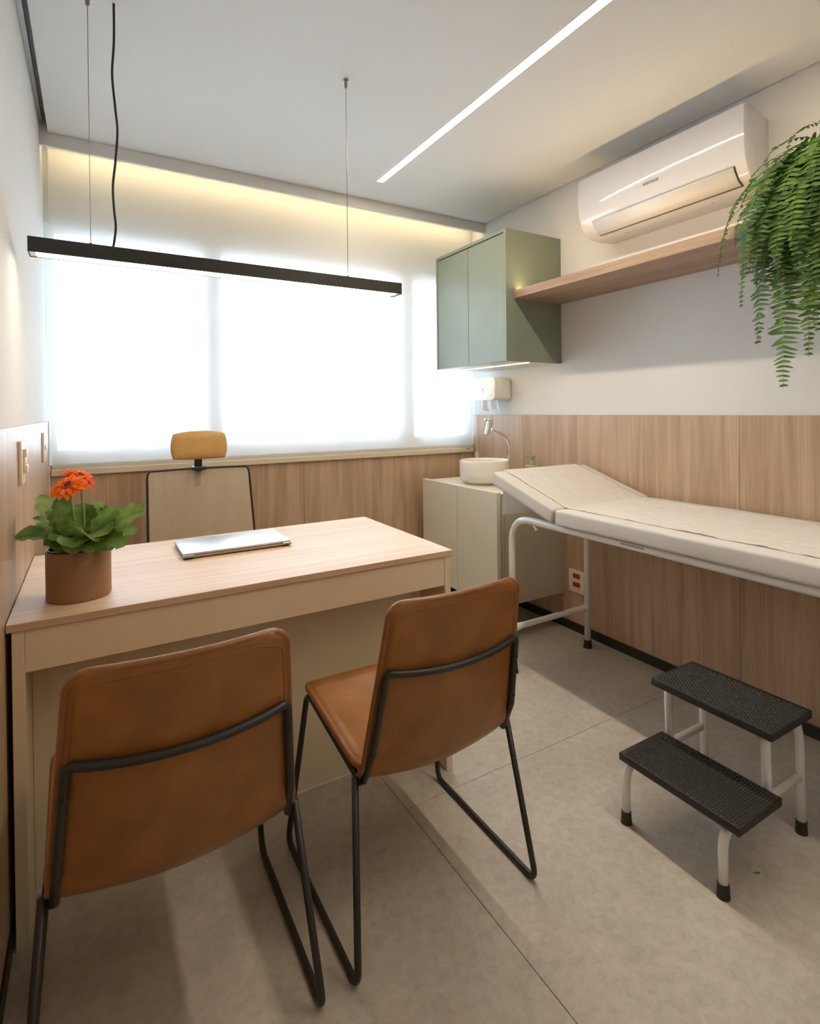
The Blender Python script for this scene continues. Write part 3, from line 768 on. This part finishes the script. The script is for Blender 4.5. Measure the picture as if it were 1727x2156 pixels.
fl_ = obj('air_flap', ac_strip(.145, .665, .6915, 1.3725, .0042), M['acmatt'], t, 60); mod_solid(fl_, .002, -1)
for y_ in (.83, 1.25): obj('clip', B(2.345, 2.352, y_, y_ + .006, 2.0565, 2.0585), M['grey'], t)
def text_mesh(body_, size):
    cu = bpy.data.curves.new('lettering', 'FONT'); cu.body = body_; cu.size = size; cu.extrude = .0002; cu.align_x = 'CENTER'; cu.align_y = 'CENTER'
    ob = bpy.data.objects.new('lettering', cu); COL.objects.link(ob)
    dg = bpy.context.evaluated_depsgraph_get(); me = bpy.data.meshes.new_from_object(ob.evaluated_get(dg))
    bpy.data.objects.remove(ob); bpy.data.curves.remove(cu)
    bm = bmesh.new(); bm.from_mesh(me); bpy.data.meshes.remove(me); return bm
def on_right(bm, x, y, z):      # letters facing -X, reading towards -Y
    Mx = Matrix(((0, 0, -1, x), (-1, 0, 0, y), (0, 1, 0, z), (0, 0, 0, 1))); bmesh.ops.transform(bm, matrix=Mx, verts=bm.verts); return bm
obj('lettering', on_right(text_mesh('AIRSTAGE', .0175), 2.2318, 1.04, 2.195), M['dark'], t, label='AIRSTAGE in thin dark capitals')
obj('indicator', B(2.312, 2.316, 1.30, 1.303, 2.0625, 2.0645), M['red'], t)

# ------------------------------------------------------------------ paper dispenser
t = thing('paper_dispenser', (2.375, 2.33, 1.287), 'white plastic paper towel dispenser on the wall above the basin', 'dispenser')
obj('housing', B(2.312, W + .0095, 2.214, 2.44, 1.289, 1.426, .022, 4), M['plast'], t, 40)
def rrect(a0, a1, b0, b1, r, n=6):
    out_ = []
    for cx_, cy_, st in ((a1 - r, b1 - r, 0), (a0 + r, b1 - r, 1), (a0 + r, b0 + r, 2), (a1 - r, b0 + r, 3)):
        for k in range(n + 1):
            a = (st + k / n) * PI / 2; out_.append((cx_ + r * math.cos(a), cy_ + r * math.sin(a)))
    return out_
bm = prism(bmesh.new(), rrect(2.211, 2.443, 1.286, 1.429, .03), 'X', 2.306, 2.318)
bmesh.ops.bevel(bm, geom=[e for e in bm.edges if all(abs(v.co.x - 2.306) < 1e-5 for v in e.verts)], offset=.004, segments=3, affect='EDGES', profile=.5)
obj('front_cover', bm, M['plast'], t, 40)
obj('level_window', B(2.3052, 2.3062, 2.329, 2.332, 1.318, 1.362), M['grey'], t)
obj('level_mark', B(2.3050, 2.3062, 2.327, 2.334, 1.353, 1.363), M['dark'], t)
obj('maker_mark', B(2.3052, 2.3062, 2.246, 2.262, 1.315, 1.3165), M['grey'], t)
bm = bmesh.new(); grid(bm, 22, 8, lambda u, v: V(2.365 + .010 * math.sin(u * 11) * (.3 + v) + .006 * v, 2.255 + u * .155 + .012 * v * (u - .5), 1.291 - v * (.066 + .008 * math.sin(u * 9 + 1)) ))
o = obj('paper_towel', bm, M['tissue'], None, 180, 'white paper towel hanging out of the dispenser', 'paper towel'); mod_solid(o, .0006)

# ------------------------------------------------------------------ wall plates
def switch_plate(y, label, keys):
    t = thing('light_switch', (.006, y + .04, 1.03), label, 'switch')
    obj('plate', B(0, .009, y, y + .076, 1.032, 1.152, .0025, 2), M['ivory'], t, 40)
    for z0_, z1_, pr in keys: obj('key', B(.009, .009 + pr, y + .022, y + .054, z0_, z1_, .0015, 2), M['ivory'], t, 40)
switch_plate(1.395, 'ivory light switch with three keys on the panelling beside the desk', ((1.062, 1.085, .010), (1.086, 1.107, .006), (1.108, 1.130, .009)))
switch_plate(2.21, 'ivory light switch with one small key near the window edge', ((1.082, 1.102, .005),))
t = thing('power_outlet', (W, 1.665, .216), 'ivory wall socket plate with two red outlets behind the exam table', 'socket')
obj('plate', B(W - .009, W, 1.607, 1.727, .218, .342, .003, 2), M['ivory'], t, 40)
for z_ in (.249, .296):
    s_ = obj('socket', B(W - .0105, W - .0085, 1.643, 1.695, z_, z_ + .026, .001, 1), M['red'], t)
    for k in range(3):
        bm = bmesh.new(); sweep(bm, [(W - .0104, 1.655 + k * .014, z_ + .013 - (.003 if k == 1 else 0)), (W - .0109, 1.655 + k * .014, z_ + .013 - (.003 if k == 1 else 0))], .0028, 10); obj('pin_hole', bm, M['dark'], s_)

# ------------------------------------------------------------------ basin cabinet
t = thing('basin_cabinet', (2.2, 2.17, .193), 'wall hung cream vanity cabinet with two tall doors', 'cabinet')
obj('carcass', B(2.012, W - .0005, 1.765, 2.508, .193, .783, .001, 1), M['creamd'], t)
obj('filler', B(1.9865, 2.0115, 1.772, 2.50, .205, .783), M['creamd'], t)
obj('seam_shade_strip', B(1.9845, 1.986, 2.115, 2.150, .205, .775), M['groove'], t)  # dark strip behind the door seam, its shade put into the colour
obj('side_rail', B(1.9905, 2.0085, 1.7665, 1.7715, .195, .778), M['creamd'], t)
obj('door', B(1.958, 1.984, 1.765, 2.1300, .188, .7945, .0015, 1), M['cream'], t)
obj('door', B(1.958, 1.984, 2.1342, 2.508, .188, .7945, .0015, 1), M['cream'], t)
obj('countertop', B(1.985, W - .0005, 1.7655, 2.508, .7832, .7862, .0008, 1), M['cream'], t)
# basin
BC = V(2.178, 2.155, .7865)
bm = bmesh.new()
lathe(bm, [(0, .006), (.100, .006), (.118, .010), (.135, .022), (.146, .042), (.150, .065), (.150, .136), (.1490, .139), (.1455, .140), (.1425, .138), (.141, .132), (.141, .07), (.135, .045), (.115, .028), (.02, .020), (0, .020)], BC, 64)
t = thing('wash_basin', BC, 'round white ceramic vessel basin on the cream cabinet', 'basin')
obj('bowl', bm, M['ceramic'], t, 50)
bm = bmesh.new(); lathe(bm, [(0, .0), (.108, .0), (.110, .002), (.110, .005), (.1, .0062), (0, .0062)], BC, 48); obj('base_ring', bm, M['chrome'], t, 40)
bm = bmesh.new(); lathe(bm, [(.022, .0202), (.022, .0225), (.015, .0235), (0, .0225)], BC, 24); obj('drain', bm, M['chrome'], t, 40)
# faucet
t = thing('faucet', (2.37, 2.16, .7865), 'tall curved chrome tap beside the basin', 'faucet')
bm = bmesh.new(); sweep(bm, catmull([(2.37, 2.16, .795), (2.37, 2.16, .90), (2.371, 2.16, .98), (2.366, 2.16, 1.022), (2.345, 2.16, 1.055), (2.31, 2.16, 1.078), (2.27, 2.16, 1.093), (2.238, 2.16, 1.105)], 6), .0105, 14); obj('spout', bm, M['chrome'], t, 180)
bm = bmesh.new(); lathe(bm, [(0, 0), (.024, 0), (.024, .004), (.018, .010), (.0105, .012), (0, .012)], (2.37, 2.16, .7865), 28); obj('base_flange', bm, M['chrome'], t, 40)
hd0, hd1 = V(2.203, 2.16, 1.076), V(2.232, 2.16, 1.166)
dh = (hd1 - hd0).normalized()
bm = bmesh.new(); sweep(bm, [hd0, hd0 + dh * .012, hd0 + dh * .0125, hd0 + dh * .07, hd0 + dh * .0705, hd0 + dh * .0725, hd0 + dh * .073, hd1], [.0150, .0155, .0175, .0175, .0165, .0165, .0175, .0175], 24); hdo = obj('valve_head', bm, M['chrome'], t, 40)
bm = bmesh.new(); sweep(bm, [hd1 - dh * .006 + V(-.012, 0, 0), hd1 + V(-.046, 0, .003)], .0042, 10); obj('lever', bm, M['chrome'], hdo, 40)
# soap dispenser
SC = V(2.366, 1.94, .7865)
t = thing('soap_dispenser', SC, 'sage green soap pump with bamboo collar on the counter', 'soap dispenser')
bm = bmesh.new(); lathe(bm, [(0, 0), (.040, 0), (.042, .003), (.042, .104), (0, .104)], SC, 36); obj('bottle', bm, M['sagep'], t, 40)
bm = bmesh.new(); lathe(bm, [(0, .1042), (.0445, .1042), (.0445, .113), (.043, .115), (0, .115)], SC, 36); obj('collar', bm, M['bamboo'], t, 40)
bm = bmesh.new(); lathe(bm, [(.0175, .1152), (.0175, .138), (.016, .140), (.006, .140), (.006, .153), (.0155, .153), (.0155, .170), (.0145, .172), (0, .172)], SC, 28); pu = obj('pump', bm, M['sagep'], t, 40)
bm = bmesh.new(); sweep(bm, [SC + V(-.01, .0, .165), SC + V(-.055, .012, .166)], [.004, .003], 10); obj('nozzle', bm, M['sagep'], pu, 60)

# ------------------------------------------------------------------ exam table
t = thing('exam_table', (2.1, .65, 0), 'white steel medical exam table with raised head pad', 'exam table')
TR = .0165
fx, bx = 1.843, 2.338
ya, yb = 1.508, -.22
for xx in (fx, bx):
    pts = fillet([V(xx, ya, .035), V(xx, ya, .727), V(xx, yb, .727), V(xx, yb, .035)], .125, 9)
    bm = bmesh.new(); sweep(bm, pts, TR, 14); lf = obj('leg_frame', bm, M['enamel'], t, 180)
    for yy in (ya, yb):
        bm = bmesh.new(); lathe(bm, [(0, 0), (.0235, 0), (.0215, .004), (.0185, .038), (.0166, .040)], (xx, yy, 0), 18); obj('rubber_foot', bm, M['rubber'], lf, 40)
for yy, nm_ in ((ya, 'low_brace'), (yb, 'low_brace')):
    bm = bmesh.new()
    sweep(bm, [(fx + .012, yy, .205), (fx + .05, yy, .207), (bx - .05, yy, .207), (bx - .012, yy, .205)], [.019, .0145, .0145, .019], 12); lb = obj(nm_, bm, M['enamel'], t, 60)
    if yy == ya: obj('sticker', B(2.135, 2.175, ya - .006, ya + .006, .2212, .2222), M['green'], lb)
for yy in (1.22, .5, -.1):
    bm = bmesh.new(); sweep(bm, [(fx, yy, .735), (bx, yy, .735)], .010, 10); obj('cross_bar', bm, M['enamel'], t, 60)
obj('rail_label', B(fx - .018, fx - .0166, .78, .88, .728, .733), M['grey'], t)
bm = bmesh.new(); sweep(bm, [(fx, 1.365, .712), (fx, 1.345, .700)], .006, 8); sweep(bm, [(fx, 1.345, .700), (fx, 1.343, .692)], .009, 10); obj('adjuster_knob', bm, M['enamel'], t, 60)
def pad(x0, x1, y0, y1, z0, z1, seed):
    """padded cushion with soft edges and slightly uneven cover"""
    bm = B(x0, x1, y0, y1, z0, z1)
    bmesh.ops.subdivide_edges(bm, edges=[e for e in bm.edges if abs((e.verts[0].co - e.verts[1].co).y) > .1], cuts=int((y1 - y0) / .05), use_grid_fill=True)
    es = [e for e in bm.edges if len(e.link_faces) == 2 and e.calc_face_angle() > .5]
    bmesh.ops.bevel(bm, geom=es, offset=.011, segments=3, affect='EDGES', profile=.6)
    for v in bm.verts: v.co += V(1, .3, .6) * (.0022 * mnoise.noise(v.co * 9 + V(seed, 0, 0)))
    return bm
PX0, PX1 = 1.802, 2.420
obj('seat_pad', pad(PX0, PX1, -.46, 1.192, .7465, .808, 1), M['sheet'], t, 60)
bm = pad(PX0, PX1, 1.198, 1.612, .7465, .808, 5)
Mh = Matrix.Translation((0, 1.196, .806)) @ Matrix.Rotation(math.radians(17.2), 4, 'X') @ Matrix.Translation((0, -1.196, -.806))
bmesh.ops.transform(bm, matrix=Mh, verts=bm.verts)
obj('head_pad', bm, M['sheet'], t, 60)
# paper sheet on the pads, tucked over the head end and hanging down behind it
def sheet_pos(u, v):
    x = 1.872 + u * .49
    L1, L2, L3 = 1.62, .415, .235
    s = v * (L1 + L2 + L3)
    wr = .0042 * mnoise.noise(V(x * 16, s * 9, 0)) + .0036 * mnoise.noise(V(x * 40 + s * 15, s * 26, 3)) + .0018 * abs(mnoise.noise(V(x * 10 - s * 22, s * 14, 7)))
    wr = max(wr, -.0012) + .0030
    ca, sa = math.cos(math.radians(17.2)), math.sin(math.radians(17.2))
    if s < L1: return V(x + .003 * mnoise.noise(V(0, s * 7, u * 3)), -.42 + s, .8075 + wr)
    yh, zh = 1.196, .8075
    if s < L1 + L2:
        d = s - L1; return V(x, yh + d * ca - sa * wr, zh + d * sa + wr * ca)
    d = s - L1 - L2; c = V(x, yh + L2 * ca, zh + L2 * sa)
    bend = min(1, d / .03)
    return V(x + .004 * math.sin(d * 30 + x * 9), c.y + .006 + .012 * bend + .5 * wr, c.z + .004 - max(0, d - .006) * (1.0 + .06 * (u - .5)))
bm = bmesh.new(); grid(bm, 44, 190, sheet_pos)
o = obj('paper_sheet', bm, M['paper'], None, 180, 'crinkled white paper sheet laid along the exam table', 'sheet'); mod_solid(o, .0006, 1)

# ------------------------------------------------------------------ step stool
t = thing('step_stool', (1.7, .45, 0), 'two step stool with black ribbed treads and white legs', 'step stool')
r_ = .0125
ZL, ZH = .203, .385
YA, YC = .318, .610
for yy in (YA, YC):
    bm = bmesh.new(); sweep(bm, fillet([V(1.512, yy, .03), V(1.512, yy, ZL - .034), V(1.885, yy, ZL - .034)], .05, 7), r_, 12)
    fr_ = obj('front_leg', bm, M['enamel'], t, 180)
    bm = bmesh.new(); sweep(bm, fillet([V(1.722, yy, ZL - .030), V(1.716, yy, .27), V(1.712, yy, ZH - .034), V(1.868, yy, ZH - .034), V(1.897, yy, .28), V(1.905, yy, .03)], .045, 6), r_, 12)
    rr_ = obj('rear_leg', bm, M['enamel'], t, 180)
    for xx, par in ((1.512, fr_), (1.905, rr_)):
        bm = bmesh.new(); lathe(bm, [(0, 0), (.0162, 0), (.0156, .004), (.0142, .036), (.0126, .037)], (xx, yy, 0), 18); obj('rubber_foot', bm, M['rubber'], par, 40)
for (a, b_, z_) in ((1.503, 1.705, ZL), (1.655, 1.868, ZH)):
    y0_, y1_ = .272, .628
    td = obj('tread', B(a, b_, y0_, y1_, z_ - .022, z_, .0022, 2), M['rubber'], t, 40)
    bm = bmesh.new(); p = .0128; q = .0079
    ny = int((y1_ - y0_ - .01) / q); nx = int((b_ - a - .01) / p)
    for j in range(ny):
        for i in range(nx):
            cx_ = a + .009 + i * p + (p / 2 if j % 2 else 0); cy_ = y0_ + .0075 + j * q
            if cx_ > b_ - .007: continue
            hx, hy = .0050, .0027
            lo = [bm.verts.new(V(cx_ + sx * hx, cy_ + sy * hy, z_ - .0005)) for sx, sy in ((-1, -1), (1, -1), (1, 1), (-1, 1))]
            hi = [bm.verts.new(V(cx_ + sx * hx * .6, cy_ + sy * hy * .5, z_ + .0024)) for sx, sy in ((-1, -1), (1, -1), (1, 1), (-1, 1))]
            bm.faces.new(hi)
            for k in range(4): bm.faces.new((lo[k], lo[(k + 1) % 4], hi[(k + 1) % 4], hi[k]))
    obj('tread_studs', bm, M['tread'], td, kind='stuff')

# ------------------------------------------------------------------ hanging fern on the shelf
FC = V(2.262, .285, SZ1)
fern = thing('boston_fern', FC, 'lush green fern in a pot spilling over the shelf edge', 'potted plant')
bm = bmesh.new(); lathe(bm, [(0, .0), (.075, .0), (.078, .004), (.100, .135), (.106, .137), (.106, .155), (.098, .155), (.094, .13), (0, .125)], FC, 40); obj('pot', bm, M['clay'], fern, 40)
CR = FC + V(0, 0, .15)
def leaflet_mesh():
    bm = bmesh.new()      # points along +X, length 1, width 1 at its broadest
    pr = [(0, .18), (.08, .5), (.25, .48), (.5, .42), (.75, .3), (.92, .14), (1.0, .0)]
    vt = []
    for x, w in pr:
        z = -.10 * x * x
        if w == 0: vt.append([bm.verts.new(V(x, .04, z))])
        else: vt.append([bm.verts.new(V(x, -w + .06 * x, z)), bm.verts.new(V(x, .04 * x, z - .03)), bm.verts.new(V(x, w + .06 * x, z))])
    for a, b_ in zip(vt, vt[1:]):
        if len(b_) == 1: bm.faces.new((a[0], a[1], b_[0])); bm.faces.new((a[1], a[2], b_[0]))
        else:
            for k in range(2): bm.faces.new((a[k], a[k + 1], b_[k + 1], b_[k]))
    return bm
lm_bm = leaflet_mesh()
LEAFME = {}
for nm_ in ('fernA', 'fernB', 'fernY'):
    me = bpy.data.meshes.new('leaflet'); lm_bm.to_mesh(me); me.materials.append(M[nm_])
    me.polygons.foreach_set('use_smooth', [True] * len(me.polygons)); LEAFME[nm_] = me
single_budget = [290]
def frond(p0, p1, p2, p3, Lmax, mat, seed, singles=False, start=.14):
    rr = random.Random(seed)
    p0, p1, p2, p3 = map(Vector, (p0, p1, p2, p3))
    def c(s): return p0 * (1 - s) ** 3 + p1 * 3 * s * (1 - s) ** 2 + p2 * 3 * s * s * (1 - s) + p3 * s ** 3
    N = 60; pts = [c(k / N) for k in range(N + 1)]
    ln = [0]
    for a, b_ in zip(pts, pts[1:]): ln.append(ln[-1] + (b_ - a).length)
    tot = ln[-1]
    bm = bmesh.new(); sub = pts[::3]
    sweep(bm, sub, [.0017 * (1 - .7 * k / (len(sub) - 1)) for k in range(len(sub))], 5)
    fo_ = obj('frond', bm, M['rachis'], fern, 180)
    # frond plane: its face looks outwards from the pot and towards the room
    outw = (V(p3.x - CR.x, p3.y - CR.y, 0) + V(-.12, -.03, 0)).normalized()
    n_l = int(tot * (1 - start) / .0150); mats = []
    bml = bmesh.new() if not singles else None
    k = 0
    for i in range(n_l):
        s_len = tot * start + (tot * (1 - start)) * (i + .3) / n_l
        while k < N - 1 and ln[k + 1] < s_len: k += 1
        f_ = (s_len - ln[k]) / max(1e-6, ln[k + 1] - ln[k]); p = pts[k].lerp(pts[k + 1], min(1, f_))
        tn = (pts[k + 1] - pts[k]).normalized()
        nm = outw * .8 + V(0, 0, .5); nm = (nm - tn * nm.dot(tn)).normalized(); sd = tn.cross(nm)
        q = s_len / tot
        prof_ = min(1, (q - start) / .12 + .35) * (1 - .28 * max(0, q - .5) / .5) * (1 - max(0, q - .80) / .20 * .68)
        for sg in (-1, 1):
            L_ = Lmax * prof_ * rr.uniform(.86, 1.1); Wd = .0125 * (.6 + .4 * prof_) * rr.uniform(.85, 1.1)
            dr = (sd * sg + tn * rr.uniform(.0, .30) + V(0, 0, rr.uniform(-.16, .08)) + nm * rr.uniform(-.25, .2)).normalized()
            yv = nm.cross(dr).normalized(); nn = dr.cross(yv)
            ta = rr.uniform(-.5, .5); yv2 = yv * math.cos(ta) + nn * math.sin(ta); nn2 = dr.cross(yv2)
            Mx = Matrix(((dr.x * L_, yv2.x * Wd, nn2.x * L_, p.x), (dr.y * L_, yv2.y * Wd, nn2.y * L_, p.y), (dr.z * L_, yv2.z * Wd, nn2.z * L_, p.z), (0, 0, 0, 1)))
            if singles and single_budget[0] > 0:
                single_budget[0] -= 1
                o = bpy.data.objects.new('leaflet', LEAFME[mat]); COL.objects.link(o); o.parent = fo_
                Mo = Mx.copy(); Mo.translation = Mx.translation - ORG[fern.name]; o.matrix_basis = Mo
            else:
                if bml is None: bml = bmesh.new()
                b2 = lm_bm.copy(); bmesh.ops.transform(b2, matrix=Mx, verts=b2.verts)
                mp2 = {}
                for v in b2.verts: mp2[v] = bml.verts.new(v.co)
                for f in b2.faces: bml.faces.new([mp2[v] for v in f.verts])
                b2.free()
    if bml is not None and len(bml.verts): obj('leaflets', bml, M[mat], fo_, 180, kind='stuff')
    elif bml is not None: bml.free()
def tip_at(px, py, X):          # a pixel gives the direction, the hanging plane X in front of the shelf the distance
    d = fw + rt * ((px - PPX) / F_PX) - up * ((py - PPY) / F_PX); k = (X - CAM.x) / d.x
    return CAM + d * k
def hang(px, py, X, seed, Lmax=.046, mat='fernA', singles=False, topz=None, start=.14):
    tp_ = tip_at(px, py, X); rr = random.Random(seed)
    p0 = CR + V(rr.uniform(-.04, .03), rr.uniform(-.04, .04), -.01)
    hz = (topz if topz else rr.uniform(2.06, 2.15)) - .065
    out_ = V(tp_.x, tp_.y, 0) - V(p0.x, p0.y, 0)
    p1 = p0 + V(out_.x * .45, out_.y * .45, 0) + V(0, 0, max(.03, hz - p0.z + .05))
    p2 = V(tp_.x, tp_.y, 0) + V(rr.uniform(-.01, .015), rr.uniform(-.015, .015), 0); p2.z = max(tp_.z + .06, hz - .02)
    frond(p0, p1, p2, tp_, Lmax, mat, seed, singles, start)
hang(1650, 818, 2.03, 11, .072, 'fernB', True)
hang(1596, 726, 2.04, 12, .060, 'fernA', True)
hang(1560, 650, 2.05, 13, .040, 'fernB', True)
hang(1512, 585, 2.04, 14, .034, 'fernA', True)
hang(1704, 752, 2.00, 15, .044, 'fernB')
hang(1702, 662, 2.05, 16, .040, 'fernA')
hang(1722, 700, 2.02, 17, .040, 'fernA')
hang(1655, 625, 2.06, 18, .046, 'fernA')
hang(1610, 600, 2.03, 19, .046, 'fernA')
hang(1640, 680, 2.01, 20, .060, 'fernB')
hang(1535, 470, 2.04, 21, .040, 'fernB', topz=2.07)
hang(1548, 520, 2.05, 22, .042, 'fernA', topz=2.05)
hang(1560, 440, 2.08, 23, .040, 'fernA', topz=2.10)
hang(1580, 395, 2.10, 24, .038, 'fernB', topz=2.14)
hang(1610, 345, 2.12, 25, .036, 'fernA', topz=2.19)
hang(1660, 315, 2.13, 26, .034, 'fernA', topz=2.22)
hang(1590, 500, 1.98, 27, .044, 'fernA'); hang(1630, 540, 1.97, 28, .046, 'fernB'); hang(1680, 560, 1.96, 29, .044, 'fernA')
hang(1720, 600, 1.97, 30, .044, 'fernA'); hang(1600, 460, 2.0, 31, .042, 'fernB'); hang(1660, 470, 1.97, 32, .044, 'fernA')
hang(1700, 430, 1.98, 33, .044, 'fernB'); hang(1640, 420, 2.02, 34, .042, 'fernA'); hang(1690, 360, 2.05, 35, .040, 'fernA')
hang(1722, 330, 2.05, 36, .040, 'fernB'); hang(1530, 480, 2.06, 37, .026, 'fernY', topz=2.0); hang(1620, 560, 2.02, 38, .046, 'fernA')
hang(1725, 500, 1.97, 39, .044, 'fernA'); hang(1670, 520, 2.0, 40, .046, 'fernA')
for k in range(34):     # the dense heart of the plant, over and in front of the shelf edge
    rr = random.Random(300 + k)
    px = rr.uniform(1560, 1740); lo = 660 - abs(px - 1660) * .8
    py = rr.uniform(max(330, 640 - (px - 1530) * 1.4), lo)
    hang(px, py, rr.uniform(1.96, 2.09), 300 + k, rr.uniform(.040, .056), 'fernA' if k % 3 else 'fernB', topz=rr.uniform(1.99, 2.12), start=.22)
for k in range(16):     # the far side of the plant, out of the frame
    rr = random.Random(100 + k); a = rr.uniform(-2.6, -.2) if k % 2 else rr.uniform(PI - .4, PI + 1.1)
    tp_ = CR + V(min(.12, math.cos(a) * rr.uniform(.2, .3)), math.sin(a) * rr.uniform(.2, .34), rr.uniform(-.5, -.05))
    if tp_.z < SZ1 + .02 and tp_.x > 2.07: tp_.x = rr.uniform(1.98, 2.06)
    p0 = CR + V(rr.uniform(-.03, .03), rr.uniform(-.03, .03), -.01)
    p1 = p0.lerp(tp_, .4); p1.z = CR.z + .10; p2 = V(tp_.x, tp_.y, CR.z + .04)
    frond(p0, p1, p2, tp_, .044, 'fernA' if k % 3 else 'fernB', 200 + k)
# fallen leaflet on the floor
bm = lm_bm.copy(); bmesh.ops.transform(bm, matrix=Matrix.Translation((1.66, .305, .0022)) @ Matrix.Rotation(2.4, 4, 'Z') @ Matrix.Diagonal((.018, .006, .012, 1)), verts=bm.verts)
obj('fallen_leaflet', bm, M['fernB'], None, 180, 'tiny green fern leaflet fallen on the floor by the stool', 'leaflet')
lm_bm.free()
